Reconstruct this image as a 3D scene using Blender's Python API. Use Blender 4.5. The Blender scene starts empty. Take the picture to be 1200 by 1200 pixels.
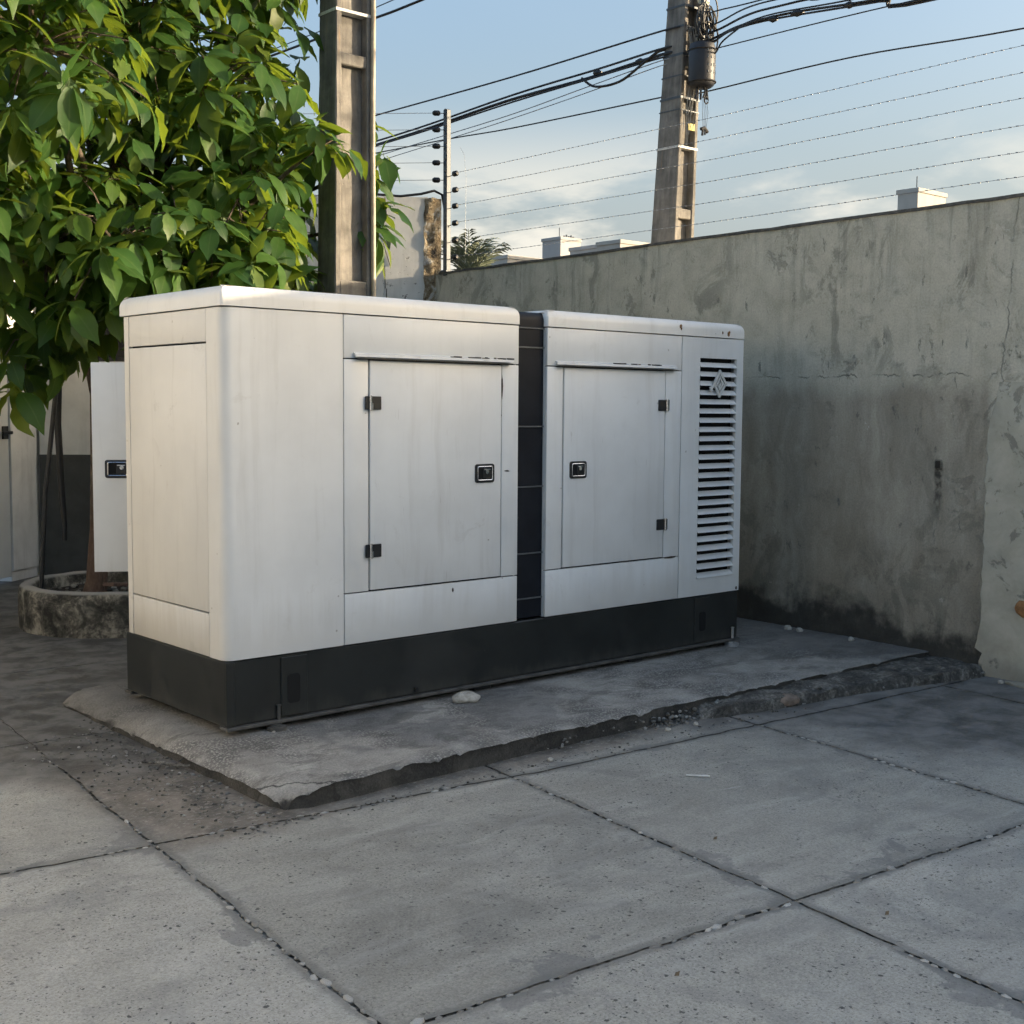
import bpy, bmesh, math, random
import numpy as np
from mathutils import Vector, Matrix, noise as mnoise
rnd = random.Random(7)
nr = np.random.RandomState(11)
PI = math.pi
SC = bpy.context.scene
COL = SC.collection

# ------------------------------------------------------------------ camera
CAMLOC = Vector((-2.905, -5.3217, 1.5389))
r_ = Vector((0.74982681, -0.6615956, 0.00714186))
u_ = Vector((0.04857455, 0.06581124, 0.99664908))
f_ = Vector((0.65984867, 0.74696729, -0.08148374))
cd = bpy.data.cameras.new('camera')
cd.sensor_width = 36.0
cd.lens = 36.0 * 1488.567 / 1200.0
cd.clip_start = 0.05
cd.clip_end = 2000
cam = bpy.data.objects.new('camera', cd)
COL.objects.link(cam)
M = Matrix.Identity(4)
for i in range(3):
    M[i][0] = r_[i]; M[i][1] = u_[i]; M[i][2] = -f_[i]; M[i][3] = CAMLOC[i]
cam.matrix_world = M
SC.camera = cam

# ------------------------------------------------------------------ world, sun, exposure
SUN_AZ = math.radians(-42.0)      # from +X, counter-clockwise
SUN_EL = math.radians(7.8)
SC.view_settings.view_transform = 'Standard'
SC.view_settings.look = 'None'
SC.view_settings.gamma = 1.0
SC.view_settings.exposure = 2.05
cy = SC.cycles
cy.max_bounces = 5; cy.diffuse_bounces = 3; cy.glossy_bounces = 2; cy.transmission_bounces = 3; cy.transparent_max_bounces = 4
cy.use_adaptive_sampling = True; cy.adaptive_threshold = .035; cy.adaptive_min_samples = 16
cy.caustics_reflective = False; cy.caustics_refractive = False; cy.use_denoising = True
world = bpy.data.worlds.new('World')
SC.world = world
world.use_nodes = True

class T:
    """small helper round a node tree"""
    def __init__(s, nt):
        s.nt = nt; s.N = nt.nodes; s.L = nt.links
    def n(s, typ, ins=None, **props):
        nd = s.N.new(typ)
        for k, v in props.items(): setattr(nd, k, v)
        if ins:
            for k, v in ins.items(): s.put(nd.inputs[k], v)
        return nd
    def put(s, sock, v):
        if isinstance(v, bpy.types.NodeSocket): s.L.new(v, sock)
        elif v is not None:
            if sock.type == 'RGBA' and len(v) == 3: v = (*v, 1)
            sock.default_value = v
    def m(s, op, a, b=None, c=None, clamp=False):
        nd = s.N.new('ShaderNodeMath'); nd.operation = op; nd.use_clamp = clamp
        s.put(nd.inputs[0], a)
        if b is not None: s.put(nd.inputs[1], b)
        if c is not None: s.put(nd.inputs[2], c)
        return nd.outputs[0]
    def add(s, a, b): return s.m('ADD', a, b)
    def sub(s, a, b): return s.m('SUBTRACT', a, b)
    def mul(s, a, b): return s.m('MULTIPLY', a, b)
    def pos(s): return s.n('ShaderNodeNewGeometry').outputs['Position']
    def obj(s): return s.n('ShaderNodeTexCoord').outputs['Object']
    def sep(s, v): return s.n('ShaderNodeSeparateXYZ', {0: v}).outputs
    def comb(s, x, y, z): return s.n('ShaderNodeCombineXYZ', {0: x, 1: y, 2: z}).outputs[0]
    def scl(s, v, k):
        return s.n('ShaderNodeVectorMath', {0: v, 1: k}, operation='MULTIPLY').outputs[0]
    def vadd(s, v, k):
        return s.n('ShaderNodeVectorMath', {0: v, 1: k}, operation='ADD').outputs[0]
    def noise(s, v, scale, detail=5, rough=.55, dist=0.0, color=False):
        nd = s.n('ShaderNodeTexNoise', {'Vector': v, 'Scale': scale, 'Detail': detail, 'Roughness': rough, 'Distortion': dist})
        return nd.outputs['Color' if color else 'Fac']
    def vor(s, v, scale, feature='F1', rand=1.0):
        return s.n('ShaderNodeTexVoronoi', {'Vector': v, 'Scale': scale, 'Randomness': rand}, feature=feature).outputs
    def mr(s, v, a, b, c=0.0, d=1.0, smooth=True):
        nd = s.n('ShaderNodeMapRange', {'Value': v, 'From Min': a, 'From Max': b, 'To Min': c, 'To Max': d})
        nd.interpolation_type = 'SMOOTHSTEP' if smooth else 'LINEAR'
        return nd.outputs[0]
    def mix(s, f, a, b, blend='MIX'):
        nd = s.N.new('ShaderNodeMix'); nd.data_type = 'RGBA'; nd.blend_type = blend
        s.put(nd.inputs[0], f); s.put(nd.inputs[6], a); s.put(nd.inputs[7], b)
        return nd.outputs[2]
    def ramp(s, f, pts):
        nd = s.N.new('ShaderNodeValToRGB'); s.put(nd.inputs[0], f)
        e = nd.color_ramp.elements
        while len(e) < len(pts): e.new(.5)
        for i, (p, c) in enumerate(pts):
            e[i].position = p; e[i].color = (*c, 1) if len(c) == 3 else c
        return nd.outputs[0]
    def bump(s, h, strength, dist, nrm=None):
        nd = s.n('ShaderNodeBump', {'Height': h, 'Strength': strength, 'Distance': dist})
        if nrm is not None: s.L.new(nrm, nd.inputs['Normal'])
        return nd.outputs[0]
    def attr(s, name): return s.n('ShaderNodeAttribute', attribute_name=name).outputs['Fac']

wt = T(world.node_tree)
wt.N.clear()
sky = wt.n('ShaderNodeTexSky', sky_type='NISHITA', sun_disc=False)
sky.sun_elevation = SUN_EL
sky.sun_rotation = PI / 2 - SUN_AZ
sky.altitude = 20; sky.air_density = 1.0; sky.dust_density = 8.5; sky.ozone_density = 1.9
gen = wt.n('ShaderNodeTexCoord').outputs['Generated']
dx, dy, dz = wt.sep(gen)[0:3]
den = wt.add(wt.m('MAXIMUM', dz, 0.0), 0.16)
cv = wt.comb(wt.m('DIVIDE', dx, den), wt.m('DIVIDE', dy, den), 3.7)
c1 = wt.noise(cv, 1.25, 7, .58, .3)
band = wt.mul(wt.mr(dz, -.03, .02), wt.mr(dz, .235, .135))
cmask = wt.mul(wt.mr(c1, .45, .62), band)
hi = wt.noise(wt.scl(cv, (.6, 1.6, 1)), .7, 4, .5)
veil = wt.mul(wt.mr(hi, .4, .8), .16)
# thin even veil of high cloud over the whole sky, denser cumulus low down all round
col = wt.mix(wt.add(.08, veil), sky.outputs[0], (.88, 1.10, 1.34))
col = wt.mix(wt.mul(wt.mr(dz, .30, .06), .55), col, (1.06, 1.12, 1.12))
col = wt.mix(wt.mul(cmask, .8), col, (1.72, 1.63, 1.42))
bg = wt.n('ShaderNodeBackground', {'Color': col, 'Strength': 0.15})
wo = wt.n('ShaderNodeOutputWorld')
wt.L.new(bg.outputs[0], wo.inputs[0])

sd = bpy.data.lights.new('sun', 'SUN')
sd.energy = 2.7
sd.angle = math.radians(.6)
sd.color = (1.0, .80, .55)
sun = bpy.data.objects.new('sun', sd)
COL.objects.link(sun)
sdir = Vector((math.cos(SUN_AZ) * math.cos(SUN_EL), math.sin(SUN_AZ) * math.cos(SUN_EL), math.sin(SUN_EL)))
sun.rotation_euler = sdir.to_track_quat('Z', 'Y').to_euler()
sun.location = sdir * 40

# ------------------------------------------------------------------ materials
def mat(name, fn):
    m = bpy.data.materials.new(name); m.use_nodes = True
    t = T(m.node_tree); t.N.clear()
    b = t.n('ShaderNodeBsdfPrincipled'); o = t.n('ShaderNodeOutputMaterial')
    t.L.new(b.outputs[0], o.inputs[0])
    t.b = b; t.o = o
    fn(t)
    return m
def setp(t, col=None, rough=None, metal=None, nrm=None, spec=None):
    b = t.b
    if col is not None: t.put(b.inputs['Base Color'], col)
    if rough is not None: t.put(b.inputs['Roughness'], rough)
    if metal is not None: t.put(b.inputs['Metallic'], metal)
    if nrm is not None: t.L.new(nrm, b.inputs['Normal'])
    if spec is not None: t.put(b.inputs['Specular IOR Level'], spec)
def plain(name, col, rough=.6, metal=0.0, var=.25, vs=14, bump=.15, bd=.004):
    def fn(t):
        p = t.obj()
        a = t.noise(p, vs, 6, .6)
        c = t.mix(t.mr(a, .3, .7), tuple(x * (1 - var) for x in col), tuple(min(1, x * (1 + var * .6)) for x in col))
        setp(t, c, rough, metal, t.bump(t.noise(p, vs * 6, 4), bump, bd))
    return mat(name, fn)

def m_paving(t):
    P = t.pos(); x, y, z = P_ = t.sep(P)[0:3]
    edge = t.attr('edge')
    big = t.noise(P, .9, 5, .6, .4); mid = t.noise(P, 6, 8, .62, .3); fine = t.noise(P, 75, 4, .7)
    tone = t.add(t.mul(big, .55), t.mul(mid, .45))
    c = t.ramp(tone, [(.36, (.275, .262, .228)), (.5, (.355, .340, .298)), (.64, (.436, .418, .368))])
    c = t.mix(t.mul(t.mr(fine, .35, .7), .35), c, t.mix(.5, c, (.54, .52, .475)))
    gr = t.noise(P, 120, 4, .75)
    c = t.mix(1.0, c, t.ramp(gr, [(.30, (.62, .62, .61)), (.5, (1, 1, 1)), (.70, (1.30, 1.30, 1.27))]), 'MULTIPLY')
    stn = t.noise(t.vadd(P, (7, 3, 0)), 1.9, 8, .7, .8)
    c = t.mix(t.mul(t.mr(stn, .50, .64), .42), c, (.19, .186, .172))
    scf = t.mul(t.mr(t.noise(t.vadd(t.scl(P, (3, 26, 1)), t.scl(t.noise(P, 3, 2, color=True), (3, 9, 0))), 1.4, 4, .6), .64, .72), t.mr(t.noise(P, 1.4, 3), .5, .62))
    c = t.mix(t.mul(scf, .5), c, (.55, .54, .51))
    # per slab tone
    isl = t.n('ShaderNodeObjectInfo').outputs['Random']
    c = t.mix(1.0, c, t.ramp(isl, [(0, (.82, .82, .81)), (1, (1.07, 1.07, 1.07))]), 'MULTIPLY')
    # trowel sweeps: long faint bands
    sw = t.noise(t.vadd(t.scl(P, (1.2, 9, 1)), t.scl(t.noise(P, 1.5, 2, color=True), (0.8, 2.5, 0))), 1.3, 4, .6)
    c = t.mix(t.mul(t.mr(sw, .45, .75), .30), c, (.50, .482, .44))
    # pits in clusters
    v = t.vor(t.vadd(P, t.scl(t.noise(P, 38, 3, .7, color=True), (.035, .035, 0))), 42)
    sz = t.mul(t.sep(v['Color'])[0], .29)
    clus = t.mr(t.noise(P, 2.3, 4, .65), .36, .56)
    pit = t.mul(t.mr(t.sub(v['Distance'], sz), -.03, .03, 1, 0), clus)
    on = t.m('GREATER_THAN', t.sep(v['Color'])[1], .36)
    pit = t.mul(pit, on)
    v2 = t.vor(t.vadd(P, t.scl(t.noise(P, 60, 2, color=True), (.02, .02, 0))), 90)
    pit2 = t.mul(t.mr(v2['Distance'], .16, .26, 1, 0), t.m('GREATER_THAN', t.sep(v2['Color'])[1], .45))
    pits = t.m('MAXIMUM', pit, t.mul(pit2, t.mr(clus, 0, 1, .2, .95)))
    c = t.mix(t.mul(pits, .9), c, (.06, .058, .052))
    # dark seepage beside joints
    sn = t.noise(P, 3.2, 5, .6, .6)
    ed = t.mr(t.sub(edge, t.mul(t.mr(sn, .5, .78), .20)), -.02, .012, 1, 0)
    c = t.mix(t.mul(ed, .60), c, (.16, .16, .155))
    ed2 = t.mr(t.sub(edge, t.mul(mid, .05)), -.01, .02, 1, 0)
    c = t.mix(t.mul(ed2, .6), c, (.15, .145, .13))
    # soil and grime against the plinth, and a grimy area by the boundary wall
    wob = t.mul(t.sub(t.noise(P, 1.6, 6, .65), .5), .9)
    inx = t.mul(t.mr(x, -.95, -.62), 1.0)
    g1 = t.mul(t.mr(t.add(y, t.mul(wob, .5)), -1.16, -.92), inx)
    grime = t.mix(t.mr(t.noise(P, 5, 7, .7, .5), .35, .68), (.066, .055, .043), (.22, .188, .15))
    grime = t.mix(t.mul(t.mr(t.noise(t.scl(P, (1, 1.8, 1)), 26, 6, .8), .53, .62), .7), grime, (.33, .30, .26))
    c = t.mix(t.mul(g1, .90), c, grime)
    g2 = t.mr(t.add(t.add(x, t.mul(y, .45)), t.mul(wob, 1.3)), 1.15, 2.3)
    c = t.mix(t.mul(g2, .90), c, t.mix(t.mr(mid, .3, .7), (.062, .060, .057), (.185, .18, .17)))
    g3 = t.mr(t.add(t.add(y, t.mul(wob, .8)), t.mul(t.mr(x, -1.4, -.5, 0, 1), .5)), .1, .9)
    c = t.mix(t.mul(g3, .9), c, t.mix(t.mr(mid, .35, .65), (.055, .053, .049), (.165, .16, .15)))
    rough = t.mr(mid, .3, .7, .72, .92)
    h = t.sub(t.add(t.mul(fine, .25), t.mul(mid, .6)), t.mul(pits, .9))
    setp(t, c, rough, 0, t.bump(h, .55, .012))
M_PAVE = mat('paving_concrete', m_paving)

def m_dirt(t):
    P = t.pos()
    a = t.noise(P, 3, 6, .65); b = t.noise(P, 60, 4, .6)
    c = t.ramp(t.add(t.mul(a, .5), t.mul(t.noise(P, 24, 6, .7), .5)), [(.41, (.020, .019, .016)), (.48, (.095, .088, .074)), (.57, (.26, .245, .215))])
    setp(t, c, .95, 0, t.bump(b, .8, .01))
M_DIRT = mat('joint_dirt', m_dirt)

def m_pebble(t):
    a = t.n('ShaderNodeObjectInfo').outputs['Random']
    b = t.noise(t.obj(), 40, 3)
    c = t.ramp(a, [(0, (.16, .148, .128)), (.4, (.29, .275, .242)), (.75, (.42, .40, .36)), (1, (.60, .585, .54))])
    c = t.mix(t.mul(t.mr(b, .35, .65), .6), c, (.12, .112, .095))
    setp(t, c, .6)
M_PEB = mat('white_pebble', m_pebble)

def m_plinth(t):
    P = t.pos(); x, y, z = t.sep(P)[0:3]
    mid = t.noise(P, 5, 8, .65, .4); fine = t.noise(P, 95, 4, .65); big = t.noise(P, 1.3, 4, .6, .5)
    c = t.ramp(t.add(t.mul(mid, .6), t.mul(big, .4)), [(.33, (.19, .178, .158)), (.5, (.31, .293, .262)), (.68, (.45, .425, .38))])
    agg = t.vor(P, 75)
    ag = t.mr(agg['Distance'], .30, .5)
    expo = t.mul(t.mr(t.noise(P, 2.2, 4, .6), .42, .62), .75)
    c = t.mix(t.mul(ag, expo), c, (.085, .082, .078))
    c = t.mix(t.mul(t.mul(t.sub(1.0, ag), expo), t.mul(t.sep(agg['Color'])[0], .6)), c, (.44, .42, .385))
    # smooth dark repair/oil skim in front of the machine
    sk = t.mr(t.add(t.noise(P, 1.9, 4, .55, .3), t.mul(t.sub(x, .9), .0)), .47, .51)
    zone = t.mul(t.mul(t.mr(x, .28, .36), t.mr(x, 2.1, 1.5)), t.mul(t.mr(y, -.92, -.6), t.mr(y, .1, -.02)))
    c = t.mix(t.mul(t.mul(sk, zone), .75), c, t.mix(t.mr(mid, .3, .7), (.15, .146, .138), (.215, .21, .20)))
    # scuffed streaks to the right, dark grime toward the wall
    st = t.noise(t.vadd(t.scl(P, (1.6, 10, 1)), t.scl(t.noise(P, 2.5, 2, color=True), (1, 4, 0))), 2.2, 6, .7)
    c = t.mix(t.mul(t.mr(st, .48, .7), t.mul(t.mr(x, 1.2, 2.2), .65)), c, (.36, .352, .335))
    gr = t.mr(t.add(x, t.mul(t.sub(t.noise(P, 2, 6, .7), .5), 2.2)), 3.2, 4.5)
    c = t.mix(t.mul(gr, .6), c, (.062, .06, .057))
    lf = t.mr(t.add(y, t.mul(t.sub(mid, .5), .8)), .2, 1.1)
    c = t.mix(t.mul(lf, .6), c, (.085, .082, .076))
    # sides: darker than the top, masked by the surface normal
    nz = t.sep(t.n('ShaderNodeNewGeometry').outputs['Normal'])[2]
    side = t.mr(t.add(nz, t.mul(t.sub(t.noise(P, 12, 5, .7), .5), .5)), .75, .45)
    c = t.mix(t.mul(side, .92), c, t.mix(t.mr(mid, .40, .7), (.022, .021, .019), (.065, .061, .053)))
    # a crack across the near corner, dark oil and tread marks
    cd_ = t.add(t.add(t.mul(x, .62), t.mul(y, .78)), t.mul(t.sub(t.noise(P, 9, 5, .7), .5), .10))
    kk = t.mul(t.mr(t.m('ABSOLUTE', t.add(cd_, .70)), .002, .009, 1, 0), t.mr(x, .35, .15))
    c = t.mix(t.mul(kk, .85), c, (.03, .028, .025))
    ol = t.mr(t.noise(t.vadd(t.scl(P, (1, 2.2, 1)), (4, 1, 0)), 2.6, 8, .72, .6), .53, .62)
    c = t.mix(t.mul(ol, .55), c, (.095, .09, .08))
    gr2 = t.noise(P, 110, 4, .75)
    c = t.mix(1.0, c, t.ramp(gr2, [(.28, (.62, .62, .62)), (.5, (1, 1, 1)), (.72, (1.3, 1.3, 1.27))]), 'MULTIPLY')
    h = t.add(t.add(t.mul(mid, .7), t.mul(fine, .35)), t.mul(t.mul(t.sub(1, ag), expo), .35))
    setp(t, c, .9, 0, t.bump(h, .7, .014))
M_PLINTH = mat('plinth_concrete', m_plinth)

def m_rubble(t):
    P = t.pos()
    a = t.noise(P, 9, 7, .7, .3); b = t.noise(P, 60, 4, .7)
    c = t.ramp(t.add(t.mul(a, .65), t.mul(b, .35)), [(.38, (.028, .027, .024)), (.5, (.085, .08, .07)), (.58, (.19, .18, .16)), (.68, (.36, .34, .30))])
    setp(t, c, .93, 0, t.bump(t.add(a, t.mul(b, .4)), .9, .02))
M_RUB = mat('broken_concrete', m_rubble)
def m_stone(t):
    b = t.noise(t.obj(), 30, 5, .65)
    isl = t.n('ShaderNodeNewGeometry').outputs['Random Per Island']
    c = t.ramp(isl, [(0, (.06, .057, .05)), (.45, (.16, .152, .135)), (.85, (.27, .26, .235)), (1, (.42, .41, .38))])
    c = t.mix(t.mul(t.mr(b, .35, .7), .5), c, (.05, .048, .043))
    setp(t, c, .85, 0, t.bump(b, .4, .004))
M_STONE = mat('rubble_stone', m_stone)
def m_whitestone(t):
    b = t.noise(t.obj(), 22, 6, .65); d = t.noise(t.obj(), 120, 3)
    c = t.ramp(b, [(.3, (.20, .175, .14)), (.48, (.42, .40, .35)), (.7, (.60, .58, .53))])
    setp(t, c, .85, 0, t.bump(t.add(b, t.mul(d, .4)), .6, .012))
M_WSTONE = mat('pale_stone', m_whitestone)

def m_wall(t):
    P = t.pos(); x, y, z = t.sep(P)[0:3]
    W = t.comb(0.0, y, z)
    wob = t.noise(W, 1.1, 6, .62, .4); mid = t.noise(W, 4.5, 8, .65, .4); fine = t.noise(W, 70, 4, .6)
    c = t.ramp(mid, [(.3, (.385, .362, .288)), (.5, (.48, .456, .37)), (.7, (.56, .533, .44))])
    c = t.mix(t.mul(t.mr(fine, .3, .75), .22), c, (.52, .51, .45))
    # vertical rain streaks
    st = t.noise(t.vadd(t.scl(W, (1, 5.5, .45)), t.scl(t.noise(W, 3, 3, color=True), (0, .5, .3))), 1.5, 6, .6)
    c = t.mix(t.mul(t.mr(st, .50, .72), .20), c, (.13, .124, .10))
    c = t.mix(t.mul(t.mr(st, .44, .28), .28), c, (.42, .41, .35))
    # darker brown lower half under the crack line
    lowz = t.add(z, t.mul(t.sub(t.noise(t.comb(0.0, y, 0.0), 1.8, 5, .6), .5), .35))
    pl = t.mr(y, -1.36, -1.30)
    low = t.mul(t.mr(lowz, 1.78, 1.60), pl)
    lowc = t.ramp(t.noise(t.vadd(t.scl(W, (1, 2.4, .8)), t.scl(t.noise(W, 2, 2, color=True), (0, .6, .6))), 1.5, 8, .68),
                  [(.36, (.20, .175, .134)), (.5, (.285, .254, .20)), (.64, (.39, .355, .287))])
    c = t.mix(t.mul(low, .78), c, lowc)
    # dark moss blotches high up, flaked plaster
    bl = t.mul(t.mr(t.noise(t.scl(W, (1, 1.5, 1)), 2.4, 8, .70, .7), .505, .60), t.mr(t.noise(W, .9, 3), .36, .56))
    c = t.mix(t.mul(bl, .6), c, (.165, .16, .128))
    fl = t.mul(t.mr(t.noise(t.vadd(t.scl(W, (1, 2.2, 1)), (0, 9, 4)), 5.2, 8, .7, .3), .62, .66), 1.0)
    c = t.mix(t.mul(fl, .6), c, (.12, .12, .105))
    fl2 = t.mr(t.noise(t.vadd(W, (0, 3, 17)), 4.0, 8, .7, .3), .655, .68)
    c = t.mix(t.mul(fl2, .65), c, (.58, .55, .48))
    fl3 = t.mul(t.mr(t.noise(t.vadd(t.scl(W, (1, 1.3, 1)), (0, 31, 8)), 3.0, 9, .74, .4), .575, .595), t.mr(t.noise(W, 1.1, 2), .42, .55))
    c = t.mix(t.mul(fl3, .5), c, (.17, .158, .125))
    # runs of soot from the coping
    rn = t.noise(t.vadd(t.scl(W, (1, 7, .35)), t.scl(t.noise(W, 4, 3, color=True), (0, .5, .2))), 1.7, 6, .65)
    rl = t.mr(t.add(z, t.mul(t.sub(t.noise(t.comb(0.0, y, 4.0), 2.6, 4, .6), .5), 1.6)), 2.0, 2.8)
    c = t.mix(t.mul(t.mul(t.mr(rn, .52, .68), rl), .46), c, (.13, .13, .11))
    # soft rising damp, then the black foot
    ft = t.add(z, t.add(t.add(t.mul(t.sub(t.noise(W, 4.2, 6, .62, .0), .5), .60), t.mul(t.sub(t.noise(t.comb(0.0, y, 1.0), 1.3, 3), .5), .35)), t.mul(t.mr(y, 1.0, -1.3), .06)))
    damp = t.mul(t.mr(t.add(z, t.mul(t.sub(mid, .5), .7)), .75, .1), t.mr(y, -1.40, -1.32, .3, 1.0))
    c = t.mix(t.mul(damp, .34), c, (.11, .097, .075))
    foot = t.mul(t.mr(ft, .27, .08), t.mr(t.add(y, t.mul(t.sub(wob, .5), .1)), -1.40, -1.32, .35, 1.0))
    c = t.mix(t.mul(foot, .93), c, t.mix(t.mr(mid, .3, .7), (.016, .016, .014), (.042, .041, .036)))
    # hairline cracks
    cy = t.mul(t.sub(t.noise(t.comb(0.0, y, 2.0), 5, 6, .7), .5), .16)
    d1 = t.m('ABSOLUTE', t.sub(z, t.add(1.775, cy)))
    k1 = t.mul(t.mr(t.add(d1, t.mul(t.sub(mid, .5), -.012)), .001, .007, 1, 0), t.mul(t.mr(y, -1.38, -1.34), t.mr(y, .75, .3)))
    k1 = t.mul(k1, t.mr(t.noise(t.comb(0.0, y, 5.0), 6, 4, .6), .44, .58))
    cz = t.mul(t.sub(t.noise(t.comb(0.0, 3.0, z), 4, 6, .7), .5), .14)
    d2 = t.m('ABSOLUTE', t.sub(y, t.add(t.mr(z, .6, 2.8, -1.335, -1.47, False), cz)))
    k2 = t.mul(t.mr(d2, .001, .007, 1, 0), t.mr(t.noise(W, 5, 3), .35, .55))
    k = t.m('MAXIMUM', k1, t.mul(k2, .8))
    c = t.mix(t.mul(k, .62), c, (.05, .048, .042))
    # rust/soot drip below an old fixing hole
    fx = t.m('ABSOLUTE', t.sub(y, t.add(-.985, t.mul(t.sub(t.noise(W, 14, 4), .5), .05))))
    drip = t.mul(t.mr(fx, .012, .035, 1, 0), t.mul(t.mr(z, .78, 1.05), t.mr(z, 1.235, 1.215)))
    c = t.mix(t.mul(drip, t.mr(t.noise(W, 18, 4), .35, .6, .25, .9)), c, (.028, .025, .02))
    gw = t.noise(W, 75, 5, .75)
    c = t.mix(1.0, c, t.ramp(gw, [(.28, (.78, .78, .78)), (.5, (1, 1, 1)), (.72, (1.18, 1.18, 1.16))]), 'MULTIPLY')
    h = t.add(t.add(t.mul(mid, .9), t.mul(fine, .15)), t.add(t.mul(t.add(fl, fl3), -.6), t.mul(k, -.8)))
    setp(t, c, .92, 0, t.bump(h, .5, .018))
M_WALL = mat('stained_plaster', m_wall)

def m_plasterpatch(t):
    P = t.pos(); x, y, z = t.sep(P)[0:3]
    mid = t.noise(P, 5, 8, .65, .3); fine = t.noise(P, 60, 4, .6)
    c = t.ramp(mid, [(.3, (.35, .33, .265)), (.5, (.44, .42, .34)), (.7, (.52, .497, .41))])
    fl = t.mr(t.noise(t.vadd(P, (3, 1, 0)), 3.4, 7, .7, .4), .57, .61)
    c = t.mix(t.mul(fl, .6), c, (.16, .15, .122))
    c = t.mix(t.mul(t.mr(z, .06, -.12), .5), c, (.10, .095, .08))
    setp(t, c, .92, 0, t.bump(t.sub(t.add(mid, t.mul(fine, .2)), t.mul(fl, .4)), .5, .015))
M_PATCH = mat('patched_plaster', m_plasterpatch)

def m_whitewall(t):
    P = t.pos(); x, y, z = t.sep(P)[0:3]
    mid = t.noise(P, 3.5, 7, .62, .3); fine = t.noise(P, 40, 4)
    c = t.ramp(mid, [(.3, (.58, .58, .56)), (.55, (.68, .68, .66)), (.75, (.74, .74, .72))])
    st = t.noise(t.scl(P, (4, 4, .5)), 1.6, 6, .6)
    c = t.mix(t.mul(t.mr(st, .52, .75), .35), c, (.36, .36, .34))
    sp = t.mr(t.noise(P, 17, 6, .75, .4), .60, .66)
    z1 = t.mul(t.mr(z, 2.3, 2.55), t.mr(z, 3.15, 2.95))
    c = t.mix(t.mul(t.mul(sp, z1), .85), c, (.11, .105, .095))
    setp(t, c, .8, 0, t.bump(t.sub(t.add(mid, t.mul(fine, .2)), sp), .3, .01))
M_WWALL = mat('white_painted_wall', m_whitewall)
M_DADO = plain('dark_grey_paint', (.055, .057, .055), .6, 0, .2, 6)
def m_crumble(t):
    P = t.pos()
    a = t.noise(P, 7, 8, .72, .4); b = t.noise(P, 45, 4, .7)
    c = t.ramp(a, [(.36, (.045, .04, .036)), (.44, (.22, .165, .10)), (.52, (.34, .28, .19)), (.57, (.52, .51, .48))])
    setp(t, c, .95, 0, t.bump(t.add(a, t.mul(b, .3)), 1.0, .05))
M_CRUM = mat('crumbling_masonry', m_crumble)

def paint(name, base, warm=0.0, streak=.36, rough=.42, warm_light_x=0.0):
    def fn(t):
        P = t.pos(); x, y, z = t.sep(P)[0:3]
        mid = t.noise(P, 2.2, 5, .55); fine = t.noise(P, 55, 4, .6)
        c = t.mix(t.mr(mid, .3, .7), tuple(v * .93 for v in base), tuple(min(1, v * 1.03) for v in base))
        st = t.noise(t.vadd(t.scl(P, (16, 16, .55)), t.scl(t.noise(P, 2, 2, color=True), (1.2, 1.2, .2))), 1.0, 5, .6)
        c = t.mix(t.mul(t.mr(st, .50, .76), .34 * streak), c, (.34, .325, .285))
        # road dust rising from the sill and hanging under the roof seam
        dz_ = t.mul(t.mr(t.add(z, t.mul(t.sub(st, .5), .7)), .66, .34), .60 * streak)
        c = t.mix(dz_, c, (.40, .37, .31))
        sp = t.vor(P, 11)
        sc = t.mul(t.mr(t.add(sp['Distance'], t.mul(t.sub(fine, .5), .22)), .045, .07, 1, 0), t.m('GREATER_THAN', t.sep(sp['Color'])[0], .80))
        c = t.mix(t.mul(sc, .55), c, (.19, .165, .13))
        # fine scratches
        sx = t.noise(t.scl(P, (60, 60, 7)), 1.0, 2, .5)
        sm = t.mul(t.mr(sx, .70, .74), t.mr(t.noise(P, 2.6, 3), .52, .62))
        c = t.mix(t.mul(sm, .30), c, (.30, .28, .25))
        ru = t.mul(t.mr(t.noise(t.scl(P, (7, 7, 1.6)), 1.6, 7, .7, .3), .70, .76), .55)
        c = t.mix(t.mul(ru, streak), c, (.33, .23, .13))
        c = t.mix(warm, c, (.68, .58, .42))
        if warm_light_x: c = t.mix(t.mul(t.mr(x, .055, .0), warm_light_x), c, (.68, .58, .42))  # painted warm light fading round the rounded corner
        # hand and boot smudges
        sg = t.mul(t.mr(t.noise(t.vadd(P, (2, 0, 5)), 5.5, 7, .72, .6), .585, .66), t.mr(t.noise(t.vadd(P, (9, 0, 1)), 1.3, 2), .46, .6))
        c = t.mix(t.mul(sg, .30 * streak), c, (.34, .31, .26))
        dent = t.noise(t.scl(P, (1, 1, .8)), 2.6, 2, .4)
        setp(t, c, t.add(t.mul(mid, .12), rough - .06), 0, t.bump(t.add(t.mul(dent, 1.0), t.mul(fine, .015)), .30, .03), .4)
    return mat(name, fn)
M_WHITE = paint('white_enamel', (.745, .762, .764))
M_CREAM = paint('warm_lit_yellowed_enamel', (.75, .745, .72), .16, .8)  # left end: warm bounce light painted into the enamel, plus some yellowing
M_CORNER = paint('corner_enamel', (.75, .764, .765), 0, .42, .42, .20)  # warm side light painted in at the left edge
M_ROOF = paint('white_enamel_roof', (.80, .80, .78), .03, .45)
M_DOOR = paint('white_enamel_door', (.735, .752, .755), 0, .5)
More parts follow.
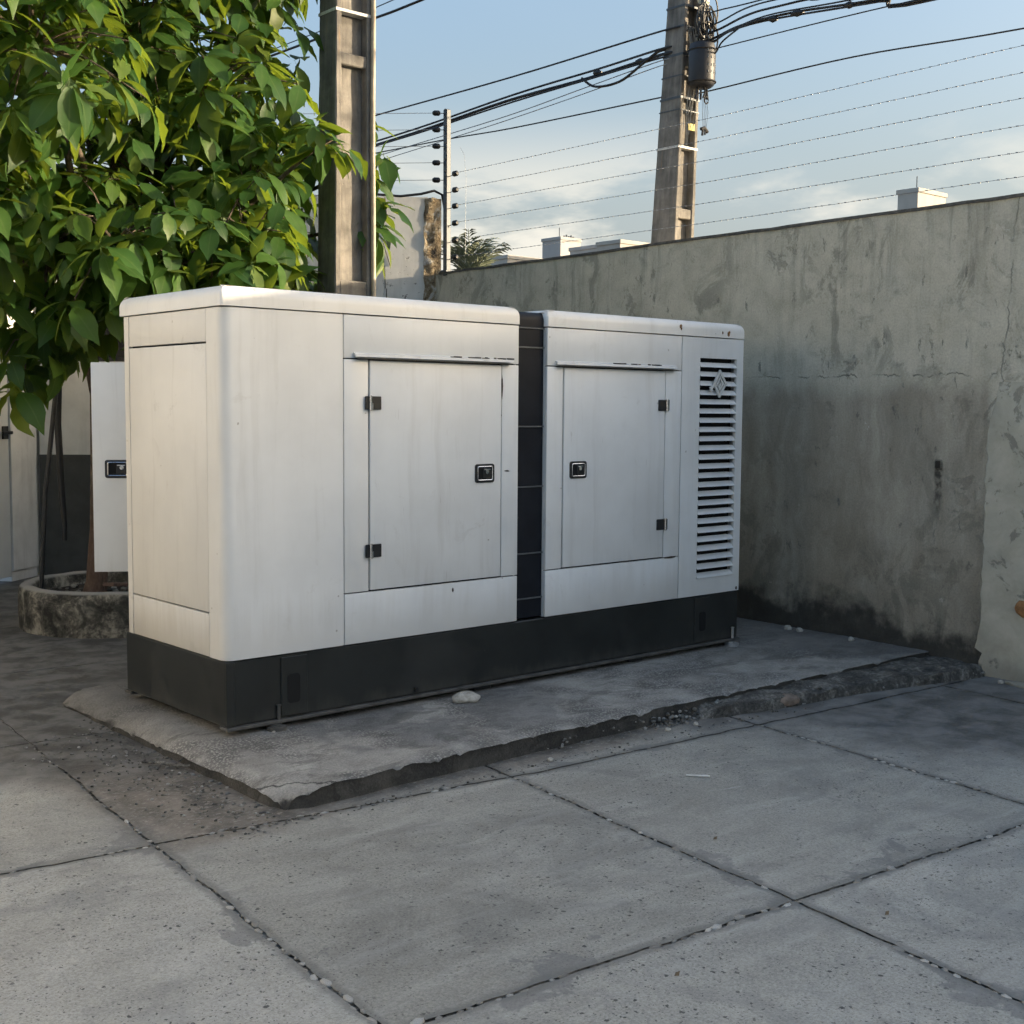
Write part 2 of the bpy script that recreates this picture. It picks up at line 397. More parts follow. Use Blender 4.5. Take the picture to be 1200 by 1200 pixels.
def m_base(t):
    P = t.pos(); x, y, z = t.sep(P)[0:3]
    mid = t.noise(P, 2.6, 6, .6, .3); fine = t.noise(P, 70, 4)
    c = t.ramp(mid, [(.35, (.013, .015, .015)), (.6, (.022, .0245, .024))])
    dust = t.mr(t.add(z, t.mul(t.sub(t.noise(t.scl(P, (3, 3, 1)), 4, 6, .65), .5), .22)), .09, .0)
    c = t.mix(t.mul(dust, .28), c, (.10, .095, .08))
    sp = t.mr(t.noise(P, 24, 5, .7), .68, .73)
    c = t.mix(t.mul(sp, .35), c, (.13, .125, .115))
    gl = t.mr(t.noise(t.vadd(P, (4, 0, 0)), 1.1, 3), .45, .53)
    setp(t, c, t.mr(gl, 0, 1, .34, .58), 0, t.bump(fine, .06, .004), .45)
M_BASE = mat('black_enamel', m_base)
M_FLANGE = plain('dusty_black_steel', (.085, .082, .075), .7, 0, .4, 9)
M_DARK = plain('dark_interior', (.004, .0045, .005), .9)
def m_navy(t):
    P = t.pos(); mid = t.noise(P, 6, 5)
    c = t.mix(t.mr(mid, .3, .7), (.008, .010, .015), (.013, .016, .022))
    setp(t, c, .55, spec=.18)
M_NAVY = mat('dark_slate_enamel', m_navy)
M_LIP = plain('worn_edge', (.10, .108, .115), .5)
M_CHROME = plain('worn_chrome', (.62, .63, .65), .22, 1.0, .2, 30, .05)
M_BLACKM = plain('black_hardware', (.013, .014, .016), .38)
M_GUTTER = paint('white_enamel_gutter', (.62, .64, .65), 0, 1.0)
M_RUST = plain('rust', (.24, .13, .05), .85, 0, .5, 40)
M_EMBLEM = plain('light_emblem', (.62, .63, .61), .45, 0, .1)
M_GALV = plain('galvanised_steel', (.42, .44, .46), .45, .75, .2, 10)
M_GREYST = plain('grey_steel_post', (.060, .072, .085), .5, .2, .2, 10)
M_BLACKP = plain('black_plastic', (.012, .012, .013), .5)
M_WIRE = plain('steel_wire', (.30, .305, .31), .5, .3)
M_TAN = plain('tan_pvc', (.42, .36, .27), .6, 0, .25, 8)
M_BEIGE = plain('beige_porcelain', (.48, .46, .36), .45)
M_YELLOW = plain('yellow_tag', (.60, .52, .12), .6)
M_WHITEB = plain('white_band', (.62, .62, .60), .6)
M_BARREL = plain('splice_barrel', (.012, .014, .020), .5)
M_LABEL = plain('pale_lettering', (.55, .55, .52), .6)
M_SOIL = plain('soil', (.045, .036, .027), .95, 0, .5, 18, .8, .03)
M_GLASSD = plain('dark_window', (.010, .011, .011), .25)
M_BRICK = plain('orange_brick', (.30, .15, .06), .9, 0, .4, 25, .5)
M_WOOD = plain('weathered_board', (.16, .10, .075), .85, 0, .4, 12, .4)
M_DRYLEAF = plain('dry_leaf', (.16, .11, .06), .8, 0, .4, 30)
def m_polecon(t):
    P = t.pos(); x, y, z = t.sep(P)[0:3]
    mid = t.noise(P, 5, 8, .66, .3); st = t.noise(t.scl(P, (9, 9, .7)), 1.4, 6, .65)
    c = t.ramp(t.add(t.mul(mid, .5), t.mul(st, .5)), [(.36, (.085, .080, .072)), (.5, (.165, .155, .138)), (.64, (.27, .25, .22))])
    ru = t.mr(t.noise(t.scl(P, (8, 8, .6)), 1.9, 6, .6), .62, .72)
    c = t.mix(t.mul(ru, .45), c, (.27, .17, .085))
    pit = t.mr(t.noise(P, 38, 4, .7), .66, .70)
    c = t.mix(t.mul(pit, .6), c, (.04, .038, .035))
    setp(t, c, .92, 0, t.bump(t.sub(mid, t.mul(pit, .6)), .5, .012))
M_POLE = mat('pole_concrete', m_polecon)
def m_planter(t):
    P = t.pos(); x, y, z = t.sep(P)[0:3]
    a = t.noise(P, 9, 8, .7, .4); b = t.noise(t.vadd(P, (5, 5, 5)), 3, 5, .6)
    a = t.noise(P, 7, 10, .76, .3)
    c = t.ramp(a, [(.40, (.025, .024, .02)), (.5, (.10, .093, .076)), (.58, (.29, .265, .215)), (.70, (.44, .415, .35))])
    c = t.mix(t.mul(t.mr(b, .48, .62), .6), c, (.035, .036, .029))
    c = t.mix(t.mr(z, .185, .2), c, (.30, .29, .27))
    setp(t, c, .93, 0, t.bump(a, .6, .02))
M_PLANTER = mat('mossy_concrete', m_planter)
def m_bark(t):
    P = t.pos(); a = t.noise(t.scl(P, (1, 1, .4)), 22, 7, .7, .4)
    z = t.sep(P)[2]
    c = t.ramp(a, [(.35, (.045, .036, .028)), (.55, (.12, .092, .066)), (.7, (.22, .175, .13))])
    c = t.mix(t.mul(t.mr(z, .95, .5), .38), c, (.15, .07, .045))
    setp(t, c, .9, 0, t.bump(a, .7, .015))
M_BARK = mat('bark', m_bark)
def m_leaf(t):
    isl = t.n('ShaderNodeNewGeometry').outputs['Random Per Island']
    ob = t.n('ShaderNodeObjectInfo').outputs['Random']
    rr = t.m('FRACT', t.add(isl, ob))
    uvx = t.attr('rib')
    c = t.ramp(rr, [(0, (.020, .062, .016)), (.4, (.034, .092, .020)), (.8, (.060, .130, .024)), (1, (.12, .165, .030))])
    c = t.mix(t.mr(uvx, .0, .12, .55, 0), c, (.11, .16, .05))
    c = t.mix(t.mul(t.mr(t.noise(t.obj(), 9, 3), .4, .7), .25), c, (.03, .06, .015))
    setp(t, c, .46, 0, None, .30)
    tr = t.n('ShaderNodeBsdfTranslucent', {'Color': t.mix(.6, c, (.40, .52, .035))})
    mx = t.n('ShaderNodeMixShader', {0: .34})
    t.L.new(t.b.outputs[0], mx.inputs[1]); t.L.new(tr.outputs[0], mx.inputs[2]); t.L.new(mx.outputs[0], t.o.inputs[0])
M_LEAF = mat('glossy_leaf', m_leaf)
def m_palm(t):
    isl = t.n('ShaderNodeNewGeometry').outputs['Random Per Island']
    c = t.ramp(isl, [(0, (.10, .125, .08)), (1, (.19, .215, .15))])
    setp(t, c, .6)
M_PALM = mat('palm_leaf', m_palm)
def bldg(name, col):
    def fn(t):
        P = t.pos(); a = t.noise(t.scl(P, (1, 1, .3)), .8, 5, .6)
        setp(t, t.mix(t.mr(a, .35, .7), tuple(v * .85 for v in col), col), .85)
    return mat(name, fn)
M_BLD = bldg('cream_render', (.46, .44, .40)); M_BLD2 = bldg('grey_render', (.42, .42, .415))

# ------------------------------------------------------------------ mesh helpers
ORIG = {}
def tag(o, label=None, cat=None, group=None, kind=None):
    if label: o['label'] = label
    if cat: o['category'] = cat
    if group: o['group'] = group
    if kind: o['kind'] = kind
    return o
def thing(name, loc, label, cat, group=None):
    o = bpy.data.objects.new(name, None); COL.objects.link(o)
    o.location = loc; o.empty_display_size = .2
    ORIG[o.name] = Vector(loc)
    return tag(o, label, cat, group)
class MB:
    def __init__(s, xf=None): s.v = []; s.f = []; s.mi = []; s.cur = 0; s.xf = xf
    def add(s, vs, fs):
        k = len(s.v)
        for p in vs:
            p = Vector(p)
            s.v.append(s.xf @ p if s.xf else p)
        for f in fs:
            s.f.append([i + k for i in f]); s.mi.append(s.cur)
        return s
    def mat(s, i): s.cur = i; return s
    def bm(s, b):
        b.verts.ensure_lookup_table(); b.verts.index_update()
        s.add([v.co for v in b.verts], [[v.index for v in f.verts] for f in b.faces]); b.free(); return s
    def box(s, x0, x1, y0, y1, z0, z1, bev=0.0, seg=1):
        vs = [(x0, y0, z0), (x1, y0, z0), (x1, y1, z0), (x0, y1, z0), (x0, y0, z1), (x1, y0, z1), (x1, y1, z1), (x0, y1, z1)]
        fs = [(0, 3, 2, 1), (4, 5, 6, 7), (0, 1, 5, 4), (1, 2, 6, 5), (2, 3, 7, 6), (3, 0, 4, 7)]
        if not bev: return s.add(vs, fs)
        b = bmesh.new(); bv = [b.verts.new(v) for v in vs]
        for f in fs: b.faces.new([bv[i] for i in f])
        bmesh.ops.bevel(b, geom=b.edges[:], offset=bev, segments=seg, affect='EDGES', profile=.5)
        return s.bm(b)
    def prism(s, poly, z0, z1):      # poly in xy, extruded in z
        n = len(poly)
        vs = [(x, y, z0) for x, y in poly] + [(x, y, z1) for x, y in poly]
        fs = [list(range(n))[::-1], list(range(n, 2 * n))] + [(i, (i + 1) % n, n + (i + 1) % n, n + i) for i in range(n)]
        return s.add(vs, fs)
    def extr(s, poly, a, b, axis):   # poly in the other two axes (cyclic order), extruded along axis
        def P(p, t):
            if axis == 0: return (t, p[0], p[1])
            if axis == 1: return (p[0], t, p[1])
            return (p[0], p[1], t)
        n = len(poly)
        vs = [P(p, a) for p in poly] + [P(p, b) for p in poly]
        fs = [list(range(n))[::-1], list(range(n, 2 * n))] + [(i, (i + 1) % n, n + (i + 1) % n, n + i) for i in range(n)]
        return s.add(vs, fs)
    def tube(s, pts, r, n=8, cap=True):
        pts = [Vector(p) for p in pts]
        R = r if isinstance(r, (list, tuple)) else [r] * len(pts)
        vs = []; fs = []
        up = Vector((0, 0, 1)); prev = None
        for i, p in enumerate(pts):
            d = (pts[min(i + 1, len(pts) - 1)] - pts[max(i - 1, 0)]).normalized()
            if prev is None:
                a = d.cross(up) if abs(d.dot(up)) < .95 else d.cross(Vector((1, 0, 0)))
            else:
                a = prev - d * prev.dot(d)
            a.normalize(); prev = a; b = d.cross(a)
            for k in range(n):
                t = 2 * PI * k / n
                vs.append(p + (a * math.cos(t) + b * math.sin(t)) * R[i])
        for i in range(len(pts) - 1):
            for k in range(n):
                fs.append((i * n + k, i * n + (k + 1) % n, (i + 1) * n + (k + 1) % n, (i + 1) * n + k))
        if cap:
            fs.append(list(range(n))[::-1]); fs.append(list(range((len(pts) - 1) * n, len(pts) * n)))
        return s.add(vs, fs)
    def build(s, name, mats, parent=None, smooth=None, recalc=True, origin=None, attrs=None):
        if not isinstance(mats, (list, tuple)): mats = [mats]
        o3 = ORIG[parent.name] if parent else Vector(origin or (0, 0, 0))
        me = bpy.data.meshes.new(name)
        me.from_pydata([v - o3 for v in s.v], [], s.f)
        for m in mats: me.materials.append(m)
        if len(mats) > 1: me.polygons.foreach_set('material_index', s.mi)
        if recalc:
            b = bmesh.new(); b.from_mesh(me); bmesh.ops.recalc_face_normals(b, faces=b.faces[:]); b.to_mesh(me); b.free()
        if attrs:
            for k, vals in attrs.items():
                a = me.attributes.new(k, 'FLOAT', 'POINT'); a.data.foreach_set('value', vals)
        if smooth is not None:
            me.polygons.foreach_set('use_smooth', [True] * len(me.polygons))
            me.set_sharp_from_angle(angle=math.radians(smooth))
        me.update()
        o = bpy.data.objects.new(name, me); COL.objects.link(o)
        if parent: o.parent = parent
        else: o.location = o3
        ORIG[o.name] = o3
        return o
def rock(rx, ry, rz, seed, sub=2, amp=.25):
    b = bmesh.new(); bmesh.ops.create_icosphere(b, subdivisions=sub, radius=1)
    for v in b.verts:
        n = mnoise.noise(v.co * 1.3 + Vector((seed * 3.1, seed * 1.7, 0))) * amp + mnoise.noise(v.co * 3.5 + Vector((0, seed * 2.3, 5))) * amp * .4
        v.co *= 1 + n
        v.co.x *= rx; v.co.y *= ry; v.co.z *= rz
    return b
def fbm(x, y, z=0.0, sc=1.0, oct=4):
    s = 0; a = .5
    for k in range(oct):
        s += a * mnoise.noise(Vector((x * sc, y * sc, z * sc + k * 7.3))); sc *= 2.1; a *= .5
    return s

# ------------------------------------------------------------------ ground
GZ = -.12
gmb = MB(); gmb.add([(-150, -150, GZ - .0085), (150, -150, GZ - .0085), (150, 150, GZ - .0085), (-150, 150, GZ - .0085)], [(0, 1, 2, 3)])
ground = gmb.build('ground', M_DIRT); tag(ground, 'dark earth under the concrete paving', None, None, 'structure')
LAT = {(0, 0): (-.808, -.91), (1, 0): (.824, -1.113), (2, 0): (2.455, -1.24), (-1, 0): (-2.42, -.70), (3, 0): (4.1, -1.36),
       (0, -1): (-.99, -2.675), (1, -1): (.595, -2.819), (2, -1): (2.205, -2.97), (-1, -1): (-2.6, -2.5), (3, -1): (3.87, -3.1),
       (1, -2): (.33, -4.55)}
def lat(i, j):
    return LAT.get((i, j), (-.808 + 1.62 * i + .19 * j, -.91 - .13 * i + 1.75 * j))
def wallx(y): return 4.66 + .05 * y
def wobble(x, y):
    return (.012 * mnoise.noise(Vector((x * 2.3, y * 2.3, 1))) + .012 * mnoise.noise(Vector((x * 11, y * 11, 4))),
            .012 * mnoise.noise(Vector((x * 2.3, y * 2.3, 9))) + .012 * mnoise.noise(Vector((x * 11, y * 11, 14))))
GAP = .0165
for i in range(-5, 4):
    for j in range(-4, 5):
        A, B, C_, D_ = lat(i, j), lat(i + 1, j), lat(i + 1, j + 1), lat(i, j + 1)
        if max(A[0], D_[0]) > 4.5: continue
        near = (-2 <= i <= 2 and -3 <= j <= 1)
        n = 56 if near else 16
        us = [0.0] + [((k + .15) / (n - .7)) for k in range(n)]
        us = sorted(set([0.0, .004] + [k / n for k in range(1, n)] + [.996, 1.0]))
        m = len(us); vs = []; ed = []
        dz0 = .002 * mnoise.noise(Vector((i * 3.3, j * 2.1, 0)))
        for b_ in us:
            for a_ in us:
                px = (A[0] * (1 - a_) + B[0] * a_) * (1 - b_) + (D_[0] * (1 - a_) + C_[0] * a_) * b_
                py = (A[1] * (1 - a_) + B[1] * a_) * (1 - b_) + (D_[1] * (1 - a_) + C_[1] * a_) * b_
                wx, wy = wobble(px, py)
                ix = GAP * (1 if a_ == 0 else (-1 if a_ == 1 else 0)); iy = GAP * (1 if b_ == 0 else (-1 if b_ == 1 else 0))
                e = min(a_, 1 - a_, b_, 1 - b_) * 1.65
                chip = max(0, mnoise.noise(Vector((px * 9, py * 9, 3))) - .15) * .05
                if py > .3: ix *= .3; iy *= .35
                if a_ in (0, 1): ix *= 1 + chip * 30
                if b_ in (0, 1): iy *= 1 + chip * 30
                zz = GZ + dz0 * min(1, e * 4) + .0018 * mnoise.noise(Vector((px * 1.1, py * 1.1, 0)))
                if e < .012: zz -= .002
                X = px + wx + ix; 
                X = min(X, wallx(py) + .02)
                vs.append((X, py + wy + iy, zz)); ed.append(e)
        fs = [(b_ * m + a_, b_ * m + a_ + 1, (b_ + 1) * m + a_ + 1, (b_ + 1) * m + a_) for b_ in range(m - 1) for a_ in range(m - 1)]
        ring = [a_ for a_ in range(m)] + [b_ * m + m - 1 for b_ in range(1, m)] + [(m - 1) * m + a_ for a_ in range(m - 2, -1, -1)] + [b_ * m for b_ in range(m - 2, 0, -1)]
        k0 = len(vs)
        for q in ring: vs.append((vs[q][0], vs[q][1], GZ - .05)); ed.append(0)
        L_ = len(ring)
        for q in range(L_):
            fs.append((ring[(q + 1) % L_], ring[q], k0 + q, k0 + (q + 1) % L_))
        mb = MB(); mb.add(vs, fs)
        mb.build('paving_slab', M_PAVE, ground, smooth=50, recalc=False, attrs={'edge': ed})
# pebbles set in the joints
pm = []
for k in range(5):
    mb = MB(); mb.bm(rock(1, .62, .42, k + 2, 1, .18))
    me = bpy.data.meshes.new('pebble'); me.from_pydata(mb.v, [], mb.f); me.materials.append(M_PEB)
    me.polygons.foreach_set('use_smooth', [True] * len(me.polygons)); pm.append(me)
lines = [((0, 0), (1, 0), 1, 1.0), ((1, 0), (2, 0), .55, .5), ((-1, 0), (0, 0), 1, 1), ((0, 0), (0, -1), 1, 1), ((0, 1), (0, 0), 1, .55),
         ((1, 0), (1, -1), 1, 1), ((1, -1), (1, -2), .6, 1), ((0, -1), (1, -1), 1, 1), ((1, -1), (2, -1), 1, 1), ((2, 0), (2, -1), 1, .9), ((0, -1), (0, -2), .15, 1)]
cnt = 0
for a, b, part, dens in lines:
    A = lat(*a); B = lat(*b); L_ = math.hypot(B[0] - A[0], B[1] - A[1]); s = .03
    ang = math.atan2(B[1] - A[1], B[0] - A[0])
    while s < L_ * part - .02:
        t = s / L_; x = A[0] + (B[0] - A[0]) * t; y = A[1] + (B[1] - A[1]) * t
        wx, wy = wobble(x, y)
        sz = rnd.choice((rnd.uniform(.010, .016), rnd.uniform(.014, .028)))
        if mnoise.noise(Vector((x * 2.1, y * 2.1, 8))) > -.22 and rnd.random() < dens * .9 and cnt < 298 and not (-.22 < x and y > -.9):
            o = bpy.data.objects.new('pebble', rnd.choice(pm)); COL.objects.link(o); o.parent = ground
            off = rnd.uniform(-.010, .010)
            o.location = (x + wx - math.sin(ang) * off, y + wy + math.cos(ang) * off, GZ - .003 + rnd.uniform(-.004, .002))
            o.rotation_euler = (rnd.uniform(-.2, .2), rnd.uniform(-.2, .2), ang + rnd.uniform(-.35, .35)); o.scale = (sz, sz * rnd.uniform(.75, 1.1), sz * .8)
            cnt += 1
        s += sz * 2 + rnd.uniform(.0, .03)

mb = MB(); gr_ = random.Random(21)
for k in range(520):
    if k % 3: x = -.28 - abs(gr_.gauss(0, .2)); y = gr_.uniform(-1.0, .9)
    else: x = gr_.uniform(-.5, 3.2); y = -1.0 - abs(gr_.gauss(0, .05)) - .03 * x
    if x < -.8: continue
    s_ = gr_.uniform(.003, .009)
    b = rock(s_, s_ * gr_.uniform(.6, 1), s_ * .6, k, 1, .35); bmesh.ops.translate(b, verts=b.verts[:], vec=(x, y, GZ + .003)); mb.bm(b)
o = mb.build('grit', M_STONE, ground, smooth=60); o['kind'] = 'stuff'

# ------------------------------------------------------------------ plinth under the generator
SZ = -.03
def plinth():
    root = thing('concrete_plinth', (2.2, .3, GZ), 'low rough concrete plinth with chipped edges under the white generator', 'plinth')
    x0, y0, y1 = -.245, -.915, 1.5
    el = [0, .0012, .0035, .007, .0115]
    ul = el + list(np.linspace(.016, 1, 230)); vl = [q * 2 for q in el] + list(np.linspace(.034, .99, 105)) + [1.0]
    nx, ny = len(ul) - 1, len(vl) - 1
    vs = []
    for j in range(ny + 1):
        v = vl[j]; y = y0 + (y1 - y0) * v
        for i in range(nx + 1):
            u = ul[i]
            x1 = wallx(y) + .03
            x = x0 + .06 * v + (x1 - x0 - .06 * v) * u
            yy = y + (1 - v) * (.03 * math.sin(u * 4) - .02 * u)
            dl = (x - x0 - .06 * v); df = v * (y1 - y0); db = (1 - v) * (y1 - y0)
            e = min(dl, df, db)
            x += .010 * fbm(y, 3, 1, 4) * max(0, 1 - dl * 6) * 2
            yy += .009 * fbm(x, 7, 1, 4) * max(0, 1 - df * 6) * 2
            z = SZ + .008 * fbm(x, yy, 0, 2.2) + .003 * mnoise.noise(Vector((x * 22, yy * 22, 0)))
            ch = max(0, fbm(x, yy, 5, 6) + .08)
            if e < .05: z -= (1 - e / .05) ** 3 * (.005 + .012 * ch + .10 * max(0, fbm(x, yy, 11, 7) - .10))
            cr = math.hypot(dl * .8, df * .8)
            z -= .035 * max(0, 1 - cr / .22) ** 1.5 + (.03 * abs(fbm(x, yy, 2, 14)) * max(0, 1 - cr / .3))
            k_ = max(0, 1 - cr / .10); x += .035 * k_; yy += .045 * k_
            lw = max(0, 1 - dl / .15); z -= lw * lw * (.026 + .042 * v) + lw * .012 * abs(fbm(x, yy, 4, 8))
            vs.append((x, yy, z))
    m = nx + 1
    fs = [(j * m + i, j * m + i + 1, (j + 1) * m + i + 1, (j + 1) * m + i) for j in range(ny) for i in range(nx)]
    ring = [i for i in range(m)] + [j * m + nx for j in range(1, ny + 1)] + [ny * m + i for i in range(nx - 1, -1, -1)] + [j * m for j in range(ny - 1, 0, -1)]
    L_ = len(ring); rings = [ring]
    for k, dz_ in enumerate((.018, .045, .075, .12)):
        cur = []
        for q in ring:
            x, y, z = vs[q]
            o = .012 * fbm(x, y, z - dz_, 9) + .004 * mnoise.noise(Vector((x * 40, y * 40, dz_ * 60))) - .006 + .02 * max(0, dz_ - .06) * 3
            nx_ = -1 if x < -.1 else 0; ny_ = -1 if y < -.75 else (1 if y > 1.4 else 0)
            cur.append(len(vs)); vs.append((x + nx_ * o, y + ny_ * o, min(z - .004, SZ - dz_)))
        rings.append(cur)
    for a, b in zip(rings, rings[1:]):
        for q in range(L_): fs.append((a[(q + 1) % L_], a[q], b[q], b[(q + 1) % L_]))
    mb = MB(); mb.add(vs, fs)
    mb.build('slab', M_PLINTH, root, smooth=55, recalc=False)
    # crumbled aggregate along the foot of the front edge
    mb = MB()
    for k in range(200):
        t = rnd.random(); x = rnd.choice((rnd.uniform(1.95, 2.7), rnd.uniform(1.9, 2.75), rnd.uniform(2.0, 2.7), rnd.uniform(1.2, 2.7)))
        big = 1.0 if 1.9 < x < 2.75 else .6
        d = abs(rnd.gauss(0, .035 * big)); s_ = rnd.uniform(.006, .015) * (1.15 if big == 1 else .7)
        y = -.925 - d + .03 * math.sin((x + .245) / 4.9 * 4) - .02 * (x / 4.9)
        z = max(GZ + .002, SZ - .03 - d * .9 - rnd.random() * .04)
        b = rock(s_, s_ * rnd.uniform(.6, 1), s_ * rnd.uniform(.5, .9), k, 1, .3)
        bmesh.ops.rotate(b, verts=b.verts[:], matrix=Matrix.Rotation(rnd.uniform(0, 6), 3, 'Z'))
        bmesh.ops.translate(b, verts=b.verts[:], vec=(x, y, z)); mb.bm(b)
    for k in range(70):
        y = rnd.uniform(-.9, 1.2); x = -.25 - abs(rnd.gauss(0, .05)) + .03 * (y + .9); s_ = rnd.uniform(.004, .012)
        b = rock(s_, s_, s_ * .6, k, 1, .3); bmesh.ops.translate(b, verts=b.verts[:], vec=(x, y, GZ + .002)); mb.bm(b)
    o = mb.build('crumbled_aggregate', M_STONE, root, smooth=60); o['kind'] = 'stuff'
plinth()
def rubble_step():
    root = thing('broken_step', (3.6, -1.1, GZ), 'crumbling low concrete step between the plinth and the boundary wall', 'step')
    nx, ny = 90, 20; vs = []
    for j in range(ny + 1):
        for i in range(nx + 1):
            u = i / nx; v = j / ny
            yf = -.985 - .40 * u - .03 * math.sin(u * 9) * .6
            x0_ = 2.30; x = x0_ + (4.62 - x0_) * u
            y = yf + (-.86 - yf) * v + .03 * fbm(x, v, 0, 5) * (1 - v)
            top = -.052 - .012 * (1 - v) + .026 * fbm(x, y, 0, 5, 5) - .022 * max(0, mnoise.noise(Vector((x * 4, y * 7, 1)))) + .006 * abs(mnoise.noise(Vector((x * 26, y * 26, 1))))
            edge = min(1, v / .055); end = min(1, u / .05)
            z = GZ - .012 + (top - GZ + .012) * (edge ** .6) * (end ** .6)
            vs.append((x, y, z))
    m = nx + 1
    fs = [(j * m + i, j * m + i + 1, (j + 1) * m + i + 1, (j + 1) * m + i) for j in range(ny) for i in range(nx)]
    mb = MB(); mb.add(vs, fs); mb.build('step_body', M_RUB, root, smooth=60, recalc=False)
    mb = MB()
    for k in range(110):
        u = rnd.random(); x = 2.4 + 2.2 * u; yf = -.985 - .40 * u
        y = yf + rnd.random() ** 1.4 * .34; s_ = rnd.uniform(.005, .02)
        b = rock(s_, s_ * rnd.uniform(.5, 1), s_ * rnd.uniform(.4, .8), k, 1, .35)
        bmesh.ops.rotate(b, verts=b.verts[:], matrix=Matrix.Rotation(rnd.uniform(0, 6), 3, 'Z'))
        bmesh.ops.translate(b, verts=b.verts[:], vec=(x, y, -.075 + .012 * rnd.random() - (.03 if y < yf + .04 else 0))); mb.bm(b)
    o = mb.build('loose_rubble', M_STONE, root, smooth=60); o['kind'] = 'stuff'
    mb = MB(); mb.bm(rock(.10, .07, .035, 9, 3, .3))
    for i, v in enumerate(mb.v): mb.v[i] = v + Vector((2.93, -1.05, -.092))
    o = mb.build('mortar_lump', plain('pinkish_mortar', (.22, .17, .135), .9, 0, .4, 20, .6), root, smooth=60)
rubble_step()

# ------------------------------------------------------------------ boundary wall on the right
WT = 2.842
def boundary_wall():
    root = thing('boundary_wall', (wallx(0), 0, GZ), 'long stained grey plaster boundary wall behind the generator', 'wall')
    ys = list(np.linspace(-16, -2.4, 30)) + list(np.linspace(-2.3, 4.674, 150)); nz = 62
    vs = []
    for k in range(nz + 1):
        z = -.2 + (WT + .2) * k / nz
        for y in ys:
            d = .012 * fbm(y, z, 3, 1.4) + .004 * fbm(y, z, 9, 9)
            zz = z + (.010 * fbm(y, 2, 1, 2.5) + .006 * mnoise.noise(Vector((y * 14, 0, 2))) if k == nz else 0)
            vs.append((wallx(y) + d, y, zz))
    m = len(ys); fs = [(k * m + i + 1, k * m + i, (k + 1) * m + i, (k + 1) * m + i + 1) for k in range(nz) for i in range(m - 1)]
    b0 = len(vs); top = nz * m
    for i, y in enumerate(ys): vs.append((wallx(y) + .16, y, vs[top + i][2]))
    for i, y in enumerate(ys): vs.append((wallx(y) + .16, y, -.2))
    for i in range(m - 1):
        fs.append((top + i + 1, top + i, b0 + i, b0 + i + 1)); fs.append((b0 + i + 1, b0 + i, b0 + m + i, b0 + m + i + 1))
    fs.append([k * m for k in range(nz + 1)] + [b0, b0 + m]); fs.append([k * m + m - 1 for k in range(nz, -1, -1)] + [b0 + 2 * m - 1, b0 + m - 1])
    mb = MB(); mb.add(vs, fs); mb.build('wall_face', M_WALL, root, smooth=40, recalc=False)
    # thin dark drip edge along the top
    mb = MB(); ys2 = np.linspace(-16, 4.6, 120); vs = []; 
    for y in ys2:
        zt = WT + .010 * fbm(y, 2, 1, 2.5) + .006 * mnoise.noise(Vector((y * 14, 0, 2))); x = wallx(y)
        o = .012 + .006 * fbm(y, 0, 0, 6)
        vs += [(x - o, y, zt - .004), (x - o, y, zt + .016), (x + .17, y, zt + .018), (x + .17, y, zt - .006)]
    fs = []
    for i in range(len(ys2) - 1):
        for k in range(4): fs.append((i * 4 + k, i * 4 + (k + 1) % 4, i * 4 + 4 + (k + 1) % 4, i * 4 + 4 + k))
    mb.add(vs, fs); mb.build('coping', plain('dark_coping', (.10, .095, .085), .9, 0, .4, 20), root, smooth=40)
    # thicker patched plaster toward the right
    nz2, ny2 = 70, 34; vs = []
    for k in range(nz2 + 1):
        z = -.14 + (1.72 + .14) * k / nz2
        ye = -1.335 - .03 * fbm(z, 1, 0, 3) - .02 * mnoise.noise(Vector((z * 14, 2, 2))) - (.05 if z < .03 else 0) + max(0, .25 - z) * .16 - max(0, z - 1.45) * .22
        for i in range(ny2 + 1):
            w = i / ny2; y = ye - w * w * 1.9
            e = min(1, w / .035); tp = min(1, (1.72 - z) / .25)
            vs.append((wallx(y) - .004 - .026 * (e ** .5) * tp - .010 * fbm(y, z, 4, 3) * e + (.03 if i == 0 else 0), y, z))
    m = ny2 + 1; fs = [(k * m + i, k * m + i + 1, (k + 1) * m + i + 1, (k + 1) * m + i) for k in range(nz2) for i in range(ny2)]
    mb = MB(); mb.add(vs, fs); mb.build('plaster_patch', M_PATCH, root, smooth=60, recalc=False)
    mb = MB()
    b = rock(.02, .052, .055, 4, 2, .35); bmesh.ops.translate(b, verts=b.verts[:], vec=(wallx(-1.62) - .030, -1.62, .335)); mb.bm(b)
    mb.build('exposed_brick', M_BRICK, root, smooth=50)
    # old rusty fixing socket
    mb = MB(); y = -.985; x = wallx(y)
    mb.box(x - .012, x + .02, y - .024, y + .024, 1.165, 1.225, .004); mb.mat(1).box(x - .0135, x, y - .016, y + .016, 1.173, 1.217)
    mb.build('fixing_socket', [M_WALL, plain('rusty_socket', (.035, .028, .02), .9)], root)
boundary_wall()

